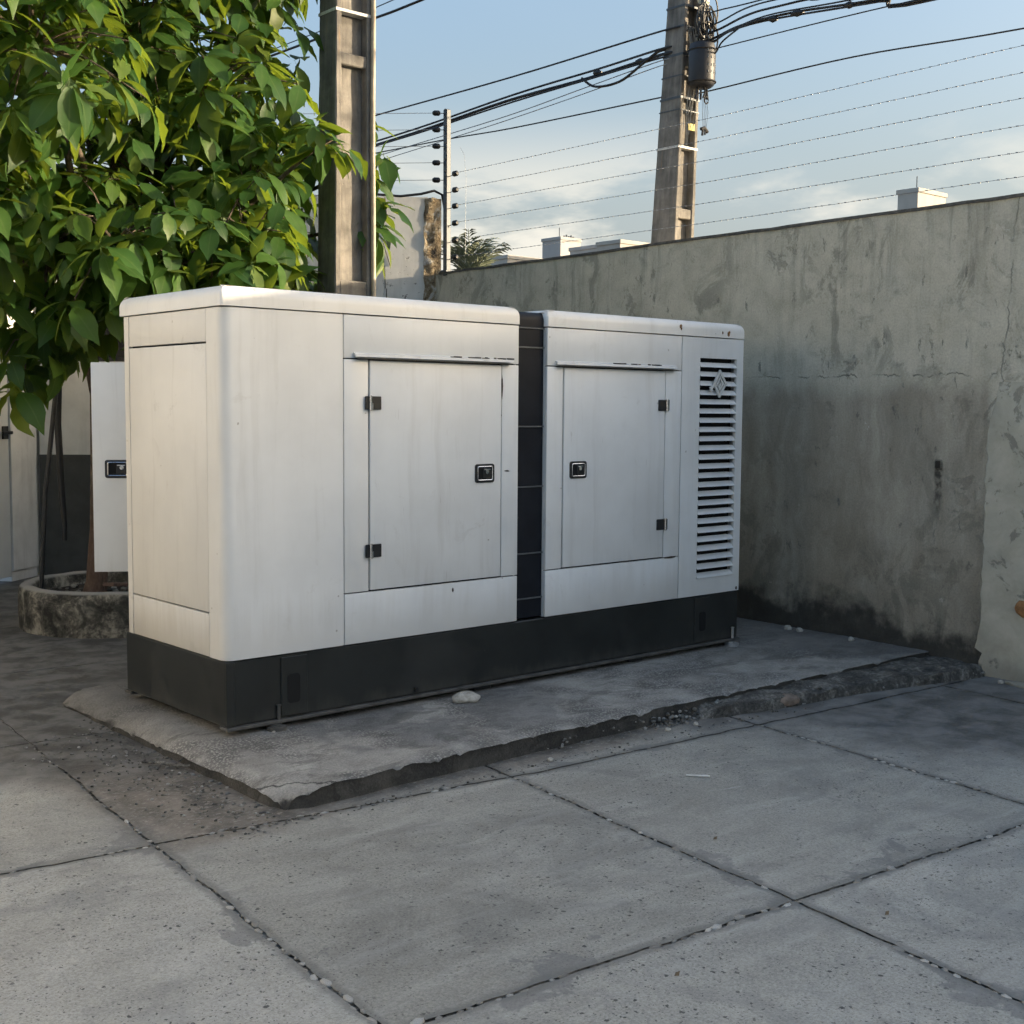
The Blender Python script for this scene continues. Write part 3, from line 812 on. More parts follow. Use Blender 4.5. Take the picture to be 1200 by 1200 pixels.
# ------------------------------------------------------------------ white building behind the tree
def frame2(p, q):
    d = (Vector((q[0], q[1], 0)) - Vector((p[0], p[1], 0))); L_ = d.length; d.normalize()
    n = Vector((0, 0, 1)).cross(d)
    return Matrix(((d.x, n.x, 0, p[0]), (d.y, n.y, 0, p[1]), (0, 0, 1, 0), (0, 0, 0, 1))), L_
def white_building():
    root = thing('white_building', (3.4, 5.9, GZ), 'weathered white building wall with dark grey dado behind the tree', 'building')
    F, L_ = frame2((4.915, 4.655), (1.80, 6.90))      # local x runs to the left, local +y faces the yard
    n = F.to_3x3() @ Vector((0, 1, 0))
    face = 1 if n.dot(CAMLOC - Vector((3.4, 5.9, 0))) > 0 else -1
    # main wall with a window opening
    wx0, wx1, wz0, wz1 = 3.0, 3.62, 1.96, 3.15
    mb = MB(F); Y0, Y1 = (0, -.16 * face)
    def bx(mb, a, b, c, d, e, f, bev=0): mb.box(a, b, min(c * face, d * face), max(c * face, d * face), e, f, bev)
    bx(mb, .10, wx0, -.16, 0, -.2, 3.59); bx(mb, wx1, L_, -.16, 0, -.2, 3.59)
    bx(mb, wx0, wx1, -.16, 0, -.2, wz0); bx(mb, wx0, wx1, -.16, 0, wz1, 3.59)
    mb.build('wall', M_WWALL, root)
    mb = MB(F); bx(mb, 2.0, L_ + .004, 0, .012, -.2, 1.06); mb.build('dado', M_DADO, root)
    # crumbling pier at the right end
    mb = MB(F); vs = []; nz, nx = 60, 6
    for k in range(nz + 1):
        z = 2.5 + 1.08 * k / nz
        for i in range(nx + 1):
            x = -.03 + .17 * i / nx + (.03 * mnoise.noise(Vector((z * 9, 1, 0))) if i == nx else 0)
            vs.append((x, (.006 + .022 * fbm(x * 3, z, 2, 6)) * face, z + (.03 * fbm(x, 0, 0, 9) if k == nz else 0)))
    m = nx + 1; fs = [(k * m + i, k * m + i + 1, (k + 1) * m + i + 1, (k + 1) * m + i) for k in range(nz) for i in range(nx)]
    mb.add(vs, fs); bx(mb, -.03, .10, -.16, -.02, -.2, 3.57)
    mb.build('crumbling_pier', M_CRUM, root, smooth=50)
    mb = MB(F)
    for k in range(5): mb.tube([(.52 + .02 * math.sin(k), .006 * face, 3.58 - .22 * k), (.50 + .03 * math.sin(k * 2.3), .006 * face, 3.58 - .22 * (k + 1))], .004, 5)
    mb.build('crack_line', plain('crack', (.05, .05, .048), .9), root)
    w = MB(F); bx(w, wx0, wx1, -.12, -.10, wz0, wz1); wo_ = w.build('window', M_GLASSD, root)
    w = MB(F)
    for a, b, c, d in ((wx0, wx0 + .04, wz0, wz1), (wx1 - .04, wx1, wz0, wz1), (wx0 + .04, wx1 - .04, wz0, wz0 + .04), (wx0 + .04, wx1 - .04, wz1 - .04, wz1), (wx0 + .29, wx0 + .33, wz0 + .04, wz1 - .04)):
        bx(w, a, b, -.10, -.06, c, d)
    w.build('frame', plain('dark_frame', (.03, .03, .03), .5), wo_)
    # return wall with a white steel door; long unseen stretch added to bounce sunlight
    G, L2 = frame2((1.875, 7.005), (-9.05, -1.68))
    n2 = G.to_3x3() @ Vector((0, 1, 0)); f2 = 1 if n2.dot(CAMLOC - Vector((1, 6, 0))) > 0 else -1
    def by(mb, a, b, c, d, e, f, bev=0): mb.box(a, b, min(c * f2, d * f2), max(c * f2, d * f2), e, f, bev)
    mb = MB(G)
    by(mb, .0, .56, -.15, 0, -.02, 3.3); by(mb, 1.50, L2, -.15, 0, -.2, 4.3); by(mb, .56, 1.50, -.15, 0, 2.05, 3.3); by(mb, 0.0, .56, -.15, -.02, -.2, -.02)
    mb.build('return_bounce_wall', M_WWALL, root)
    d = MB(G); by(d, .575, 1.485, -.06, -.012, -.07, 2.04, .004); door = d.build('door', plain('white_door_paint', (.58, .60, .595), .4, 0, .06, 3, .05), root)
    h = MB(G); by(h, .60, .69, -.012, .006, 1.22, 1.34, .004); by(h, .60, .76, .03, .055, 1.265, 1.295, .006); by(h, .625, .655, .006, .035, 1.265, 1.295)
    h.build('handle', M_BLACKM, door)
white_building()

# ------------------------------------------------------------------ generator
def generator():
    L_, W_ = 3.826, 1.082
    root = thing('diesel_generator', (L_ / 2, W_ / 2, 0), 'long white enclosed diesel generator on a black steel base', 'generator')
    # ---- black base frame
    mb = MB(); mb.box(0.0, L_, 0.004, W_ - .004, .018, .331, .006)
    base = mb.build('base_frame', M_BASE, root, smooth=30)
    mb = MB(); mb.box(-.004, L_ + .002, -.018, .06, 0.0, .017, .003); mb.box(-.004, L_ + .002, W_ - .06, W_ + .018, 0, .017, .003)
    mb.build('bottom_flange', M_FLANGE, base)
    for a, b in ((.30, .45), (3.38, 3.53)):
        mb = MB(); mb.box(a, b, -.004, .006, .03, .318, .002); pl = mb.build('lifting_plate', M_BASE, base)
    for a, b, c, d in ((.335, .405, .088, .232), (3.425, 3.485, .10, .225)):
        mb = MB(); n = 6; poly = []
        rr = .018
        for cx, cz, a0 in ((b - rr, d - rr, 0), (a + rr, d - rr, 90), (a + rr, c + rr, 180), (b - rr, c + rr, 270)):
            for k in range(n): t = math.radians(a0 + 90 * k / (n - 1)); poly.append((cx + rr * math.cos(t), cz + rr * math.sin(t)))
        mb.extr(poly, -.0065, .004, 1); mb.build('lifting_slot', M_DARK, base)
    mb = MB(); mb.box(.0, .045, -.006, .01, .02, .33, .002); mb.build('corner_weld_strip', M_BASE, base)
    for x in (.262, 3.742):
        mb = MB(); mb.tube([(x, -.020, SZ - .004), (x, -.020, SZ + .020)], .048, 20); mb.tube([(x, -.010, SZ + .020), (x, -.010, -.001)], .028, 14)
        mb.tube([(x + .02, -.008, .017), (x + .02, -.008, .088)], .009, 8); mb.tube([(x + .02, -.008, .086), (x + .02, -.008, .092)], .013, 6)
        mb.build('mounting_foot', M_FLANGE if x < 1 else M_GALV, base, smooth=40)
    for x in (1.55, 2.8): 
        mb = MB(); mb.box(x, x + .12, .03, .6, SZ - .01, .0); mb.build('mounting_foot', M_BLACKM, base)
    mb = MB(); mb.tube([(1.12, -.001, .045), (1.12, -.016, .045)], .012, 8); mb.build('drain_plug', M_BLACKM, base)
    # ---- dark cores inside, seen only through the panel gaps
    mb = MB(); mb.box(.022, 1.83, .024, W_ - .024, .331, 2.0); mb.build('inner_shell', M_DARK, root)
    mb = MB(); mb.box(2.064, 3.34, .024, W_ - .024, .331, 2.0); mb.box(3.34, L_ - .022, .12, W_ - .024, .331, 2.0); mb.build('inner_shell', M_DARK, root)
    Z0, Z1 = .336, 1.997
    def panel(name, x0, x1, z0, z1, m=M_WHITE, par=root, y=0.0, th=.022, bev=.003):
        mb = MB(); mb.box(x0, x1, y, y + th, z0, z1, bev, 2); return mb.build(name, m, par, smooth=40)
    def corner(m1, flipx, flipy, x_end, y_end):
        r = .055; n = 10; outer = [(0, y_end)]
        for k in range(n + 1):
            t = PI + (PI / 2) * k / n; outer.append((r + r * math.cos(t), r + r * math.sin(t)))
        outer.append((x_end, 0)); inner = [(x_end, .022), (r, .022)] + [(r + (r - .022) * math.cos(PI * 1.5 - (PI / 2) * k / 6), r + (r - .022) * math.sin(PI * 1.5 - (PI / 2) * k / 6)) for k in range(1, 7)] + [(.022, y_end)]
        poly = outer + inner
        if flipy: poly = [(x, W_ - y) for x, y in poly]
        if flipx: poly = [(L_ - x, y) for x, y in poly]
        mb = MB(); mb.extr(poly, Z0, Z1, 2); return mb.build('corner_panel', m1, root, smooth=35)
    corner(M_CORNER, False, False, .667, .152)
    corner(M_CREAM, False, True, .667, .095)
    # left end
    def endpanel(name, y0, y1, z0, z1, m=M_CREAM):
        mb = MB(); mb.box(.001, .022, y0, y1, z0, z1, .003, 2); return mb.build(name, m, root, smooth=40)
    endpanel('end_header', .157, .984, 1.842, Z1); ep = endpanel('end_panel', .1575, .984, .552, 1.833); endpanel('end_sill', .157, .984, Z0, .545)
    # front, left module
    panel('header_panel', .673, 1.838, 1.783, Z1); panel('stile', .673, .820, .600, 1.777); panel('stile', 1.717, 1.838, .600, 1.777)
    panel('sill_panel', .673, 1.838, Z0, .594)
    d1 = panel('door', .829, 1.708, .604, 1.774, M_DOOR, root, -.004, .024)
    # front, right module
    panel('header_panel', 2.057, 3.211, 1.783, Z1); panel('stile', 2.057, 2.181, .610, 1.777); panel('stile', 3.066, 3.211, .610, 1.777)
    panel('sill_panel', 2.057, 3.211, Z0, .604)
    d2 = panel('door', 2.190, 3.057, .614, 1.774, M_DOOR, root, -.004, .024)
    # module sides next to the gap
    mb = MB(); mb.box(1.816, 1.838, .024, W_ - .024, Z0, Z1); mb.build('side_panel', M_WHITE, root)
    mb = MB(); mb.box(2.057, 2.079, .024, W_ - .024, Z0, Z1); mb.build('side_panel', M_WHITE, root)
    # back
    panel('back_panel', .673, .80, Z0, Z1, M_WHITE, root, W_ - .022); panel('back_panel', 1.75, 1.838, Z0, Z1, M_WHITE, root, W_ - .022)
    panel('back_panel', .806, 1.744, 1.79, Z1, M_WHITE, root, W_ - .022); panel('back_panel', .806, 1.744, Z0, .59, M_WHITE, root, W_ - .022)
    panel('back_panel', 2.057, L_, Z0, Z1, M_WHITE, root, W_ - .022); 
    mb = MB(); mb.box(L_ - .022, L_, .024, W_ - .024, Z0, Z1); mb.build('radiator_end_panel', M_WHITE, root)
    # hardware
    def handle(par, cx, cz, w, h, y, xf=None, wide=False):
        mb = MB(xf)
        n = 5
        def rr(w_, h_, r):
            poly = []
            for sx, sz, a0 in ((1, 1, 0), (-1, 1, 90), (-1, -1, 180), (1, -1, 270)):
                for k in range(n): t = math.radians(a0 + 90 * k / (n - 1)); poly.append((cx + sx * (w_ - r) + r * math.cos(t), cz + sz * (h_ - r) + r * math.sin(t)))
            return poly
        mb.mat(0).extr(rr(w / 2, h / 2, .014), y - .006, y + .004, 1)
        ring = rr(w / 2 - .016, h / 2 - .014, .008)
        mb.mat(1).tube([(p[0], y - .007, p[1]) for p in ring] + [(ring[0][0], y - .007, ring[0][1])], .0035, 6)
        mb.mat(2).extr(rr(w / 2 - .018, h / 2 - .016, .007), y - .0066, y, 1)
        px = cx + (.012 if not wide else -.02)
        mb.mat(0).box(px - .028, px + .026, y - .013, y - .006, cz - .028, cz + .026, .003)
        mb.mat(1).tube([(px - .005, y - .012, cz + .008), (px - .005, y - .018, cz + .008)], .012, 12)
        mb.mat(1).box(px - .024, px + .02, y - .0145, y - .011, cz + .018, cz + .024)
        return mb.build('handle', [M_BLACKM, M_CHROME, M_DARK], par, smooth=35)
    handle(d1, 1.588, 1.182, .135, .102, -.004)
    handle(d2, 2.304, 1.182, .135, .100, -.004)
    def hinge(par, x, z, side):
        mb = MB()
        mb.mat(0).box(x - .028 if side > 0 else x - .070, x + .070 if side > 0 else x + .028, -.013, -.0041, z - .034, z + .034, .003)
        mb.mat(1).tube([(x, -.017, z - .038), (x, -.017, z + .038)], .0075, 10)
        mb.mat(1).box(x - .004, x + .018, -.0145, -.0128, z - .036, z - .012 + .01)
        return mb.build('hinge', [M_BLACKM, M_CHROME], par, smooth=40)
    for z in (1.560, .806): hinge(d1, .8235, z, 1)
    for z in (1.563, .820): hinge(d2, 3.063, z, -1)
    # rain gutters over the doors
    for a, b in ((.729, 1.782), (2.118, 3.150)):
        mb = MB(); mb.extr([(0.0, 1.812), (-.016, 1.806), (-.022, 1.790), (-.017, 1.790), (-.013, 1.800), (0.0, 1.806)], a, b, 0)
        g = mb.build('rain_gutter', M_GUTTER, root)
        mb = MB(); mb.box(a + .01, b - .01, -.028, 0.001, 1.779, 1.7825); mb.build('black_under_strip', M_BLACKM, g)  # thin black strip just below the gutter lip
        mb = MB()
        for k in range(14):
            x = b - .45 + rnd.random() * .42 if a < 1 else a + .45 + rnd.random() * .4
            mb.box(x, x + rnd.uniform(.01, .05), -.018, -.008, 1.8055, 1.8095 + rnd.random() * .004)
        mb.build('peeled_paint', plain('peeled_paint', (.055, .055, .055), .8), g)
    # ---- louvre panel
    x0, x1 = 3.217, L_; a, b, c, d = 3.390, 3.760, .447, 1.868
    vs = []
    for y in (0.0, .022):
        vs += [(x0, y, Z0), (x1, y, Z0), (x1, y, Z1), (x0, y, Z1), (a, y, c), (b, y, c), (b, y, d), (a, y, d)]
    fs = []
    for k in range(4):
        k2 = (k + 1) % 4
        fs += [(k, k2, 4 + k2, 4 + k), (8 + k, 12 + k, 12 + k2, 8 + k2), (k, 8 + k, 8 + k2, k2), (4 + k, 4 + k2, 12 + k2, 12 + k)]
    mb = MB(); mb.add(vs, fs); lp = mb.build('louvre_panel', M_WHITE, root)
    p = (d - c) / 24
    mb = MB(); w = (b - a) - .006
    # one stamped slat: leans out toward its lower edge, closed at both ends
    prof = [(.026, p * .54), (-.006, p * .07), (-.008, .0), (-.003, 0.0), (.030, p * .48)]
    mb.extr(prof, 0, w, 0)
    sl0 = mb.build('slat', M_WHITE, None, smooth=30); sm = sl0.data
    for k in range(24):
        o = sl0 if k == 0 else bpy.data.objects.new('slat', sm)
        if k: COL.objects.link(o)
        o.parent = lp; o.location = Vector((a + .003, 0.0, c + k * p + .001)) - ORIG[root.name]
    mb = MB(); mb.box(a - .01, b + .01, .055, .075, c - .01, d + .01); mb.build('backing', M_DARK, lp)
    # ---- diamond emblem with a hooked line inside
    mb = MB(); cx, cz, y = 3.572, 1.706, -.016
    def bar(pts, t=.011):
        for (p0, p1) in zip(pts, pts[1:]):
            P0 = Vector((p0[0], 0, p0[1])); P1 = Vector((p1[0], 0, p1[1])); dd = (P1 - P0).normalized(); nn = Vector((-dd.z, 0, dd.x)) * t / 2
            P0 = P0 - dd * t * .5; P1 = P1 + dd * t * .5
            q = [P0 - nn, P1 - nn, P1 + nn, P0 + nn]
            yy = y - rnd.random() * .002
            mb.extr([(cx + v.x, cz + v.z) for v in q], yy, yy + .010, 1)
    bar([(0, .078), (.058, 0), (0, -.078), (-.056, 0), (0, .078)], .017)
    bar([(-.026, .0), (0, .040), (.028, .0), (0, -.038), (-.010, -.020), (.006, .002)], .011)
    bar([(-.056, .0), (-.085, -.038)], .015); bar([(-.090, -.028), (-.078, -.044)], .012)
    mb.build('emblem', M_EMBLEM, lp)
    # ---- dark intake segment between the modules
    yi = .032
    zs = [Z0, .452, .712, 1.094, 1.436, 1.882, 1.990]
    for k in range(6):
        mb = MB(); mb.box(1.838, 2.057, yi, yi + .02, zs[k] + .004, zs[k + 1] - .004, .003); ip = mb.build('intake_panel', M_NAVY, root)
        mb = MB(); mb.box(1.840, 2.055, yi - .008, yi + .01, zs[k + 1] - .0039, zs[k + 1] + .0039); mb.build('edge_trim', M_LIP, ip)
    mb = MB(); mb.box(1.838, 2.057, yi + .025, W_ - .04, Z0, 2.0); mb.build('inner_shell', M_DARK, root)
    # ---- roof caps
    def cap(name, xa, xb, ya, yb, za, zb, m, rt=.055, rv=.014):
        b_ = bmesh.new(); bmesh.ops.create_cube(b_, size=1)
        for v in b_.verts: v.co = Vector(((xa + xb) / 2 + v.co.x * (xb - xa), (ya + yb) / 2 + v.co.y * (yb - ya), (za + zb) / 2 + v.co.z * (zb - za)))
        ve = [e for e in b_.edges if abs(e.verts[0].co.z - e.verts[1].co.z) > .01]
        bmesh.ops.bevel(b_, geom=ve, offset=rv, segments=3, affect='EDGES', profile=.5)
        te = [e for e in b_.edges if min(e.verts[0].co.z, e.verts[1].co.z) > zb - .0005 and len(e.link_faces) == 2 and any(abs(f.normal.z) < .5 for f in e.link_faces)]
        bmesh.ops.bevel(b_, geom=te, offset=rt, segments=7, affect='EDGES', profile=.5)
        mb = MB(); mb.bm(b_); return mb.build(name, m, root, smooth=35)
    cap('roof_cap', -.006, 1.845, -.006, W_ + .006, 2.003, 2.100, M_ROOF)
    rc = cap('roof_cap', 2.050, L_ + .006, -.006, W_ + .006, 2.003, 2.100, M_ROOF)
    cap('roof_bridge', 1.80, 2.10, .026, W_ - .026, 1.995, 2.082, M_NAVY, .05, .004)
    mb = MB()
    for x, z, s_ in ((3.19, 2.055, .012), (3.195, 2.04, .007), (3.60, 2.035, .008), (3.66, 2.028, .012), (3.67, 2.04, .007)):
        b = rock(s_, .0022, s_ * 1.4, x * 10, 1, .5); bmesh.ops.translate(b, verts=b.verts[:], vec=(x, -.0065, z)); mb.bm(b)
    mb.build('rust_spot', M_RUST, rc)
    mb = MB(); b = rock(.055, .003, .006, 3, 2, .5); bmesh.ops.translate(b, verts=b.verts[:], vec=(3.13, -.003, .606)); mb.bm(b)
    b = rock(.010, .003, .012, 5, 1, .3); bmesh.ops.translate(b, verts=b.verts[:], vec=(3.80, -.001, .352)); mb.bm(b)
    b = rock(.007, .003, .013, 7, 1, .3); bmesh.ops.translate(b, verts=b.verts[:], vec=(1.372, -.001, .556)); mb.bm(b)
    b = rock(.005, .003, .06, 8, 2, .5); bmesh.ops.translate(b, verts=b.verts[:], vec=(1.714, -.004, 1.66)); mb.bm(b)
    b = rock(.022, .002, .005, 12, 1, .4); bmesh.ops.translate(b, verts=b.verts[:], vec=(1.756, -.001, 1.19)); mb.bm(b)
    mb.build('chip', plain('dark_chip', (.06, .045, .035), .8), root)
    # ---- rear door standing open
    hx, hy = .800, W_ + .012; fx, fy = .045, 1.575
    dv = Vector((fx - hx, fy - hy, 0)); Ld = dv.length; dv.normalize(); nn = Vector((-dv.y, dv.x, 0))
    # local x from hinge to free edge, local -y toward the camera
    if nn.dot(CAMLOC - Vector((hx, hy, 0))) > 0: nn = -nn
    X = Matrix(((dv.x, nn.x, 0, hx), (dv.y, nn.y, 0, hy), (0, 0, 1, 0), (0, 0, 0, 1)))
    mb = MB(X); mb.box(0.012, Ld, 0, .026, .600, 1.777, .003, 2); rd = mb.build('door', M_DOOR, root, smooth=40)
    rd['label'] = 'rear door standing open beside the planter'
    handle(rd, Ld - .135, 1.182, .135, .102, 0.0, X, True)
    mb = MB(X); mb.tube([(0, .01, .75), (0, .01, 1.65)], .008, 8); mb.build('hinge', M_BLACKM, rd)
generator()

# ------------------------------------------------------------------ planter
PC = (1.235, 3.915); PR = .715
def planter():
    root = thing('tree_planter', (PC[0], PC[1], GZ), 'round mossy concrete planter ring round the tree trunk', 'planter')
    n = 72; prof = [(0, -.14), (.0, .0), (.006, .16), (.0, .188), (-.02, .203), (-.075, .205), (-.10, .19), (-.105, .02)]
    vs = []; m = len(prof)
    for k in range(n):
        t = 2 * PI * k / n
        for dr, z in prof:
            r = PR + dr + .020 * fbm(math.cos(t) * 2, math.sin(t) * 2, z * 2, 2.5) + (.012 * mnoise.noise(Vector((t * 12, z * 30, 0))) if z < .17 else .008 * mnoise.noise(Vector((t * 9, 0, 0))))
            vs.append((PC[0] + r * math.cos(t), PC[1] + r * math.sin(t), z + (.012 * mnoise.noise(Vector((t * 4, 1, 1))) if z > .15 else 0)))
    fs = [(k * m + i, ((k + 1) % n) * m + i, ((k + 1) % n) * m + i + 1, k * m + i + 1) for k in range(n) for i in range(m - 1)]
    mb = MB(); mb.add(vs, fs); mb.build('planter_ring', M_PLANTER, root, smooth=60)
    vs = [(PC[0], PC[1], .13)]; fs = []; R = 14
    for r in range(1, R + 1):
        for k in range(n):
            t = 2 * PI * k / n; rad = (PR - .07) * r / R; x = PC[0] + rad * math.cos(t); y = PC[1] + rad * math.sin(t)
            vs.append((x, y, .105 + .06 * fbm(x, y, 0, 4)))
    for k in range(n): fs.append((0, 1 + k, 1 + (k + 1) % n))
    for r in range(R - 1):
        for k in range(n): a = 1 + r * n; fs.append((a + k, a + n + k, a + n + (k + 1) % n, a + (k + 1) % n))
    mb = MB(); mb.add(vs, fs); mb.build('soil', M_SOIL, root, smooth=70)
    mb = MB()
    for k in range(150):
        t = rnd.random() * 6.28; r = rnd.random() ** .5 * .6; s_ = rnd.uniform(.008, .03)
        b = rock(s_, s_ * .8, s_ * .5, k, 1, .4); bmesh.ops.translate(b, verts=b.verts[:], vec=(PC[0] + r * math.cos(t), PC[1] + r * math.sin(t), .12)); mb.bm(b)
    o = mb.build('loose_stones', M_STONE, root, smooth=60); o['kind'] = 'stuff'
planter()
mb = MB(Matrix.Translation((1.22, 3.62, .205)) @ Matrix.Rotation(.5, 4, 'Z') @ Matrix.Rotation(.12, 4, 'Y'))
mb.box(-.30, .30, -.05, .05, -.012, .012, .003); tag(mb.build('board_scrap', M_WOOD, None, origin=(1.22, 3.62, .2)), 'brown board scrap lying on the soil inside the planter', 'board')

# ------------------------------------------------------------------ tree
LOBES = [((.16, 2.62, 3.74), .66, 66), ((2.25, 3.52, 4.20), .42, 40), ((2.28, 3.40, 2.66), .45, 44), ((2.32, 3.42, 3.42), .42, 40), ((2.2, 3.45, 4.85), .45, 40), ((-.16, 4.24, 3.44), 1.05, 80), ((1.34, 3.60, 4.28), 1.0, 120), ((1.72, 3.30, 3.90), .70, 80),
         ((1.47, 3.45, 3.07), .85, 105), ((.59, 3.50, 2.67), .78, 90), ((1.90, 3.05, 3.1), .44, 44), ((.36, 3.31, 2.0), .34, 24),
         ((2.22, 2.60, 3.42), .22, 12), ((3.0, 3.12, 2.98), .20, 12), ((3.0, 3.14, 3.45), .16, 8), ((1.16, 3.50, 2.50), .62, 60), ((1.16, 4.1, 5.3), 1.15, 110),
         ((1.85, 3.5, 5.1), .75, 66), ((2.98, 3.14, 3.75), .15, 5), ((.72, 2.72, 2.62), .48, 40), ((1.62, 2.6, 2.66), .40, 36), ((1.35, 2.6, 2.60), .5, 44), ((2.25, 3.6, 2.6), .6, 50), ((.1, 3.3, 2.9), .6, 40),
         ((.06, 2.70, 4.42), .68, 58), ((1.5, 4.4, 3.4), 1.2, 110), ((.6, 4.3, 2.8), .9, 60)]
def leaf_variant(seed):
    r = random.Random(seed); ns = 6; vs = []; rib = []
    droop = r.uniform(.06, .50); fold = r.uniform(.08, .24); tw = r.uniform(-.5, .5); wave = r.uniform(.0, .045); wd = r.uniform(.205, .26)
    for i in range(ns + 1):
        t = i / ns
        w = wd * (math.sin(PI * min(1, t ** .85)) ** .75) * (1.0 if t < .85 else 1) if 0 < t < 1 else .004
        if i == ns - 1: w *= .72
        z = -droop * t * t + .06 * t
        x = t * (1 - .12 * droop * t)
        a = tw * t
        for sgn in (-1, 0, 1):
            zz = z + abs(sgn) * (w * fold) + sgn * math.sin(a) * w + abs(sgn) * wave * math.sin(t * 17 + sgn)
            vs.append((x, sgn * w * math.cos(a), zz)); rib.append(abs(sgn))
    fs = []
    for i in range(ns):
        for k in range(2): a = i * 3 + k; fs.append((a, a + 1, a + 4, a + 3))
    # petiole
    k = len(vs); vs += [(-.16, -.007, .012), (-.16, .007, .012), (.02, .007, 0), (.02, -.007, 0)]; rib += [0] * 4; fs.append((k, k + 1, k + 2, k + 3))
    return np.array(vs), fs, rib
LV = [leaf_variant(s) for s in range(16)]
def tree():
    root = thing('broadleaf_tree', (1.05, 4.05, .1), 'leafy green tree with glossy drooping leaves growing from the round planter', 'tree')
    tp = [(1.08, 4.02, .05), (1.09, 4.02, .20), (1.10, 4.01, .6), (1.105, 4.0, 1.1), (1.10, 3.98, 1.6), (1.09, 3.95, 2.1), (1.08, 3.9, 2.6)]
    mb = MB(); mb.tube(tp, [.10, .065, .042, .036, .034, .038, .05], 12); mb.build('trunk', M_BARK, root, smooth=60)
    mb = MB(); mb.tube([(1.15, 4.04, .1), (1.17, 4.0, .5), (1.15, 3.95, 1.2), (1.0, 3.85, 1.8), (.72, 3.6, 2.3)], [.045, .03, .026, .024, .02], 8); mb.build('stem', M_BARK, root, smooth=60)
    start = Vector((1.06, 3.93, 2.3)); clusters = []
    tw = MB()
    for (c, R, n) in LOBES:
        c = Vector(c); midp = start.lerp(c, .5) + Vector((rnd.uniform(-.15, .15), rnd.uniform(-.15, .15), rnd.uniform(-.05, .2)))
        if c.z < 2.2: midp.z += .5
        mb = MB(); mb.tube([start, midp, c], [.035, .022, .012], 7); mb.build('limb', M_BARK, root, smooth=60)
        for k in range(n):
            d = Vector((rnd.gauss(0, 1), rnd.gauss(0, 1), rnd.gauss(0, 1))).normalized()
            rad = R * (rnd.uniform(.55, 1.08) if rnd.random() < .8 else rnd.uniform(.2, .6))
            p = c + d * rad * (1 + .2 * mnoise.noise(c * 3 + d * 2))
            if p.y < 1.45 and p.z < 2.45: continue
            if p.z < 2.3 and p.y < 2.2: continue
            if any((p - q[0]).length < .15 for q in clusters): continue
            clusters.append((p, d, c))
            if k % 2 == 0: tw.tube([c.lerp(p, .15), c.lerp(p, .6) + Vector((0, 0, .05)), p], [.008, .006, .004], 4, False)
    o = tw.build('twigs', M_BARK, root); o['kind'] = 'stuff'
    leaves = []
    for (p, d, c) in clusters:
        ax = (d * .7 + Vector((-.15, -.22, .5)) + Vector((rnd.uniform(-.2, .2), rnd.uniform(-.2, .2), rnd.uniform(-.15, .15)))).normalized()
        a = ax.orthogonal().normalized(); b = ax.cross(a); nl = rnd.randint(5, 8); ph = rnd.random() * 6.28
        size = rnd.uniform(.22, .32)
        for k in range(nl):
            t = ph + 2 * PI * k / nl + rnd.uniform(-.25, .25)
            el = rnd.uniform(-.05, .40)
            dr = (a * math.cos(t) + b * math.sin(t)) * math.cos(el) + ax * math.sin(el)
            dr = (dr + Vector((0, 0, -rnd.uniform(.30, .95)))).normalized()
            up = Vector((0, 0, 1)) * .8 + ax * .6 + Vector((rnd.uniform(-.35, .35), rnd.uniform(-.35, .35), 0)) + (a * math.cos(t) + b * math.sin(t)) * .35
            yv = up.cross(dr)
            if yv.length < .05: yv = dr.orthogonal()
            yv.normalize(); zv = dr.cross(yv)
            s_ = size * rnd.choice((rnd.uniform(.5, .8), rnd.uniform(.75, 1.1), rnd.uniform(.85, 1.15)))
            base = p + dr * .16 * s_ + ax * rnd.uniform(-.05, .05)
            if (base + dr * s_).y < 1.2 and (base + dr * s_).z < 2.2: continue
            Mx = np.array([[dr.x, yv.x, zv.x], [dr.y, yv.y, zv.y], [dr.z, yv.z, zv.z]])
            leaves.append((base, Mx, s_, rnd.randrange(16), base + dr * s_ * .5))
    # the leaves that stand out singly on the yard side become parts of their own
    best = {}
    for i, lf in enumerate(leaves):
        v = lf[4] - CAMLOC; dep = v.dot(f_); hx = v.dot(r_) / dep; hy = v.dot(u_) / dep
        if abs(hx) < .40 and abs(hy) < .40:
            key = (int(hx * 62), int(hy * 62))
            if key not in best or dep < best[key][0]: best[key] = (dep, i)
    sel = set(i for _, i in sorted(best.values(), key=lambda q: q[0])[:295])
    meshes = []
    for vs, fs, rib in LV:
        me = bpy.data.meshes.new('leaf'); me.from_pydata([tuple(v) for v in vs], [], fs); me.materials.append(M_LEAF)
        a = me.attributes.new('rib', 'FLOAT', 'POINT'); a.data.foreach_set('value', rib)
        me.polygons.foreach_set('use_smooth', [True] * len(me.polygons)); meshes.append(me)
    og = ORIG[root.name]; AV = []; AF = []; AR = []; k = 0
    for i, (b, Mx, s_, vi, _) in enumerate(leaves):
        if i in sel:
            o = bpy.data.objects.new('leaf', meshes[vi]); COL.objects.link(o); o.parent = root
            m4 = Matrix.Identity(4)
            for r in range(3):
                for c in range(3): m4[r][c] = Mx[r][c] * s_
                m4[r][3] = b[r] - og[r]
            o.matrix_local = m4
        else:
            vs, fs, rib = LV[vi]
            AV.append((vs @ Mx.T) * s_ + np.array(b - og)); AF += [[q + k for q in f] for f in fs]; AR += rib; k += len(vs)
    me = bpy.data.meshes.new('crown'); me.from_pydata(np.concatenate(AV).tolist(), [], AF); me.materials.append(M_LEAF)
    a = me.attributes.new('rib', 'FLOAT', 'POINT'); a.data.foreach_set('value', AR)
    me.polygons.foreach_set('use_smooth', [True] * len(me.polygons))
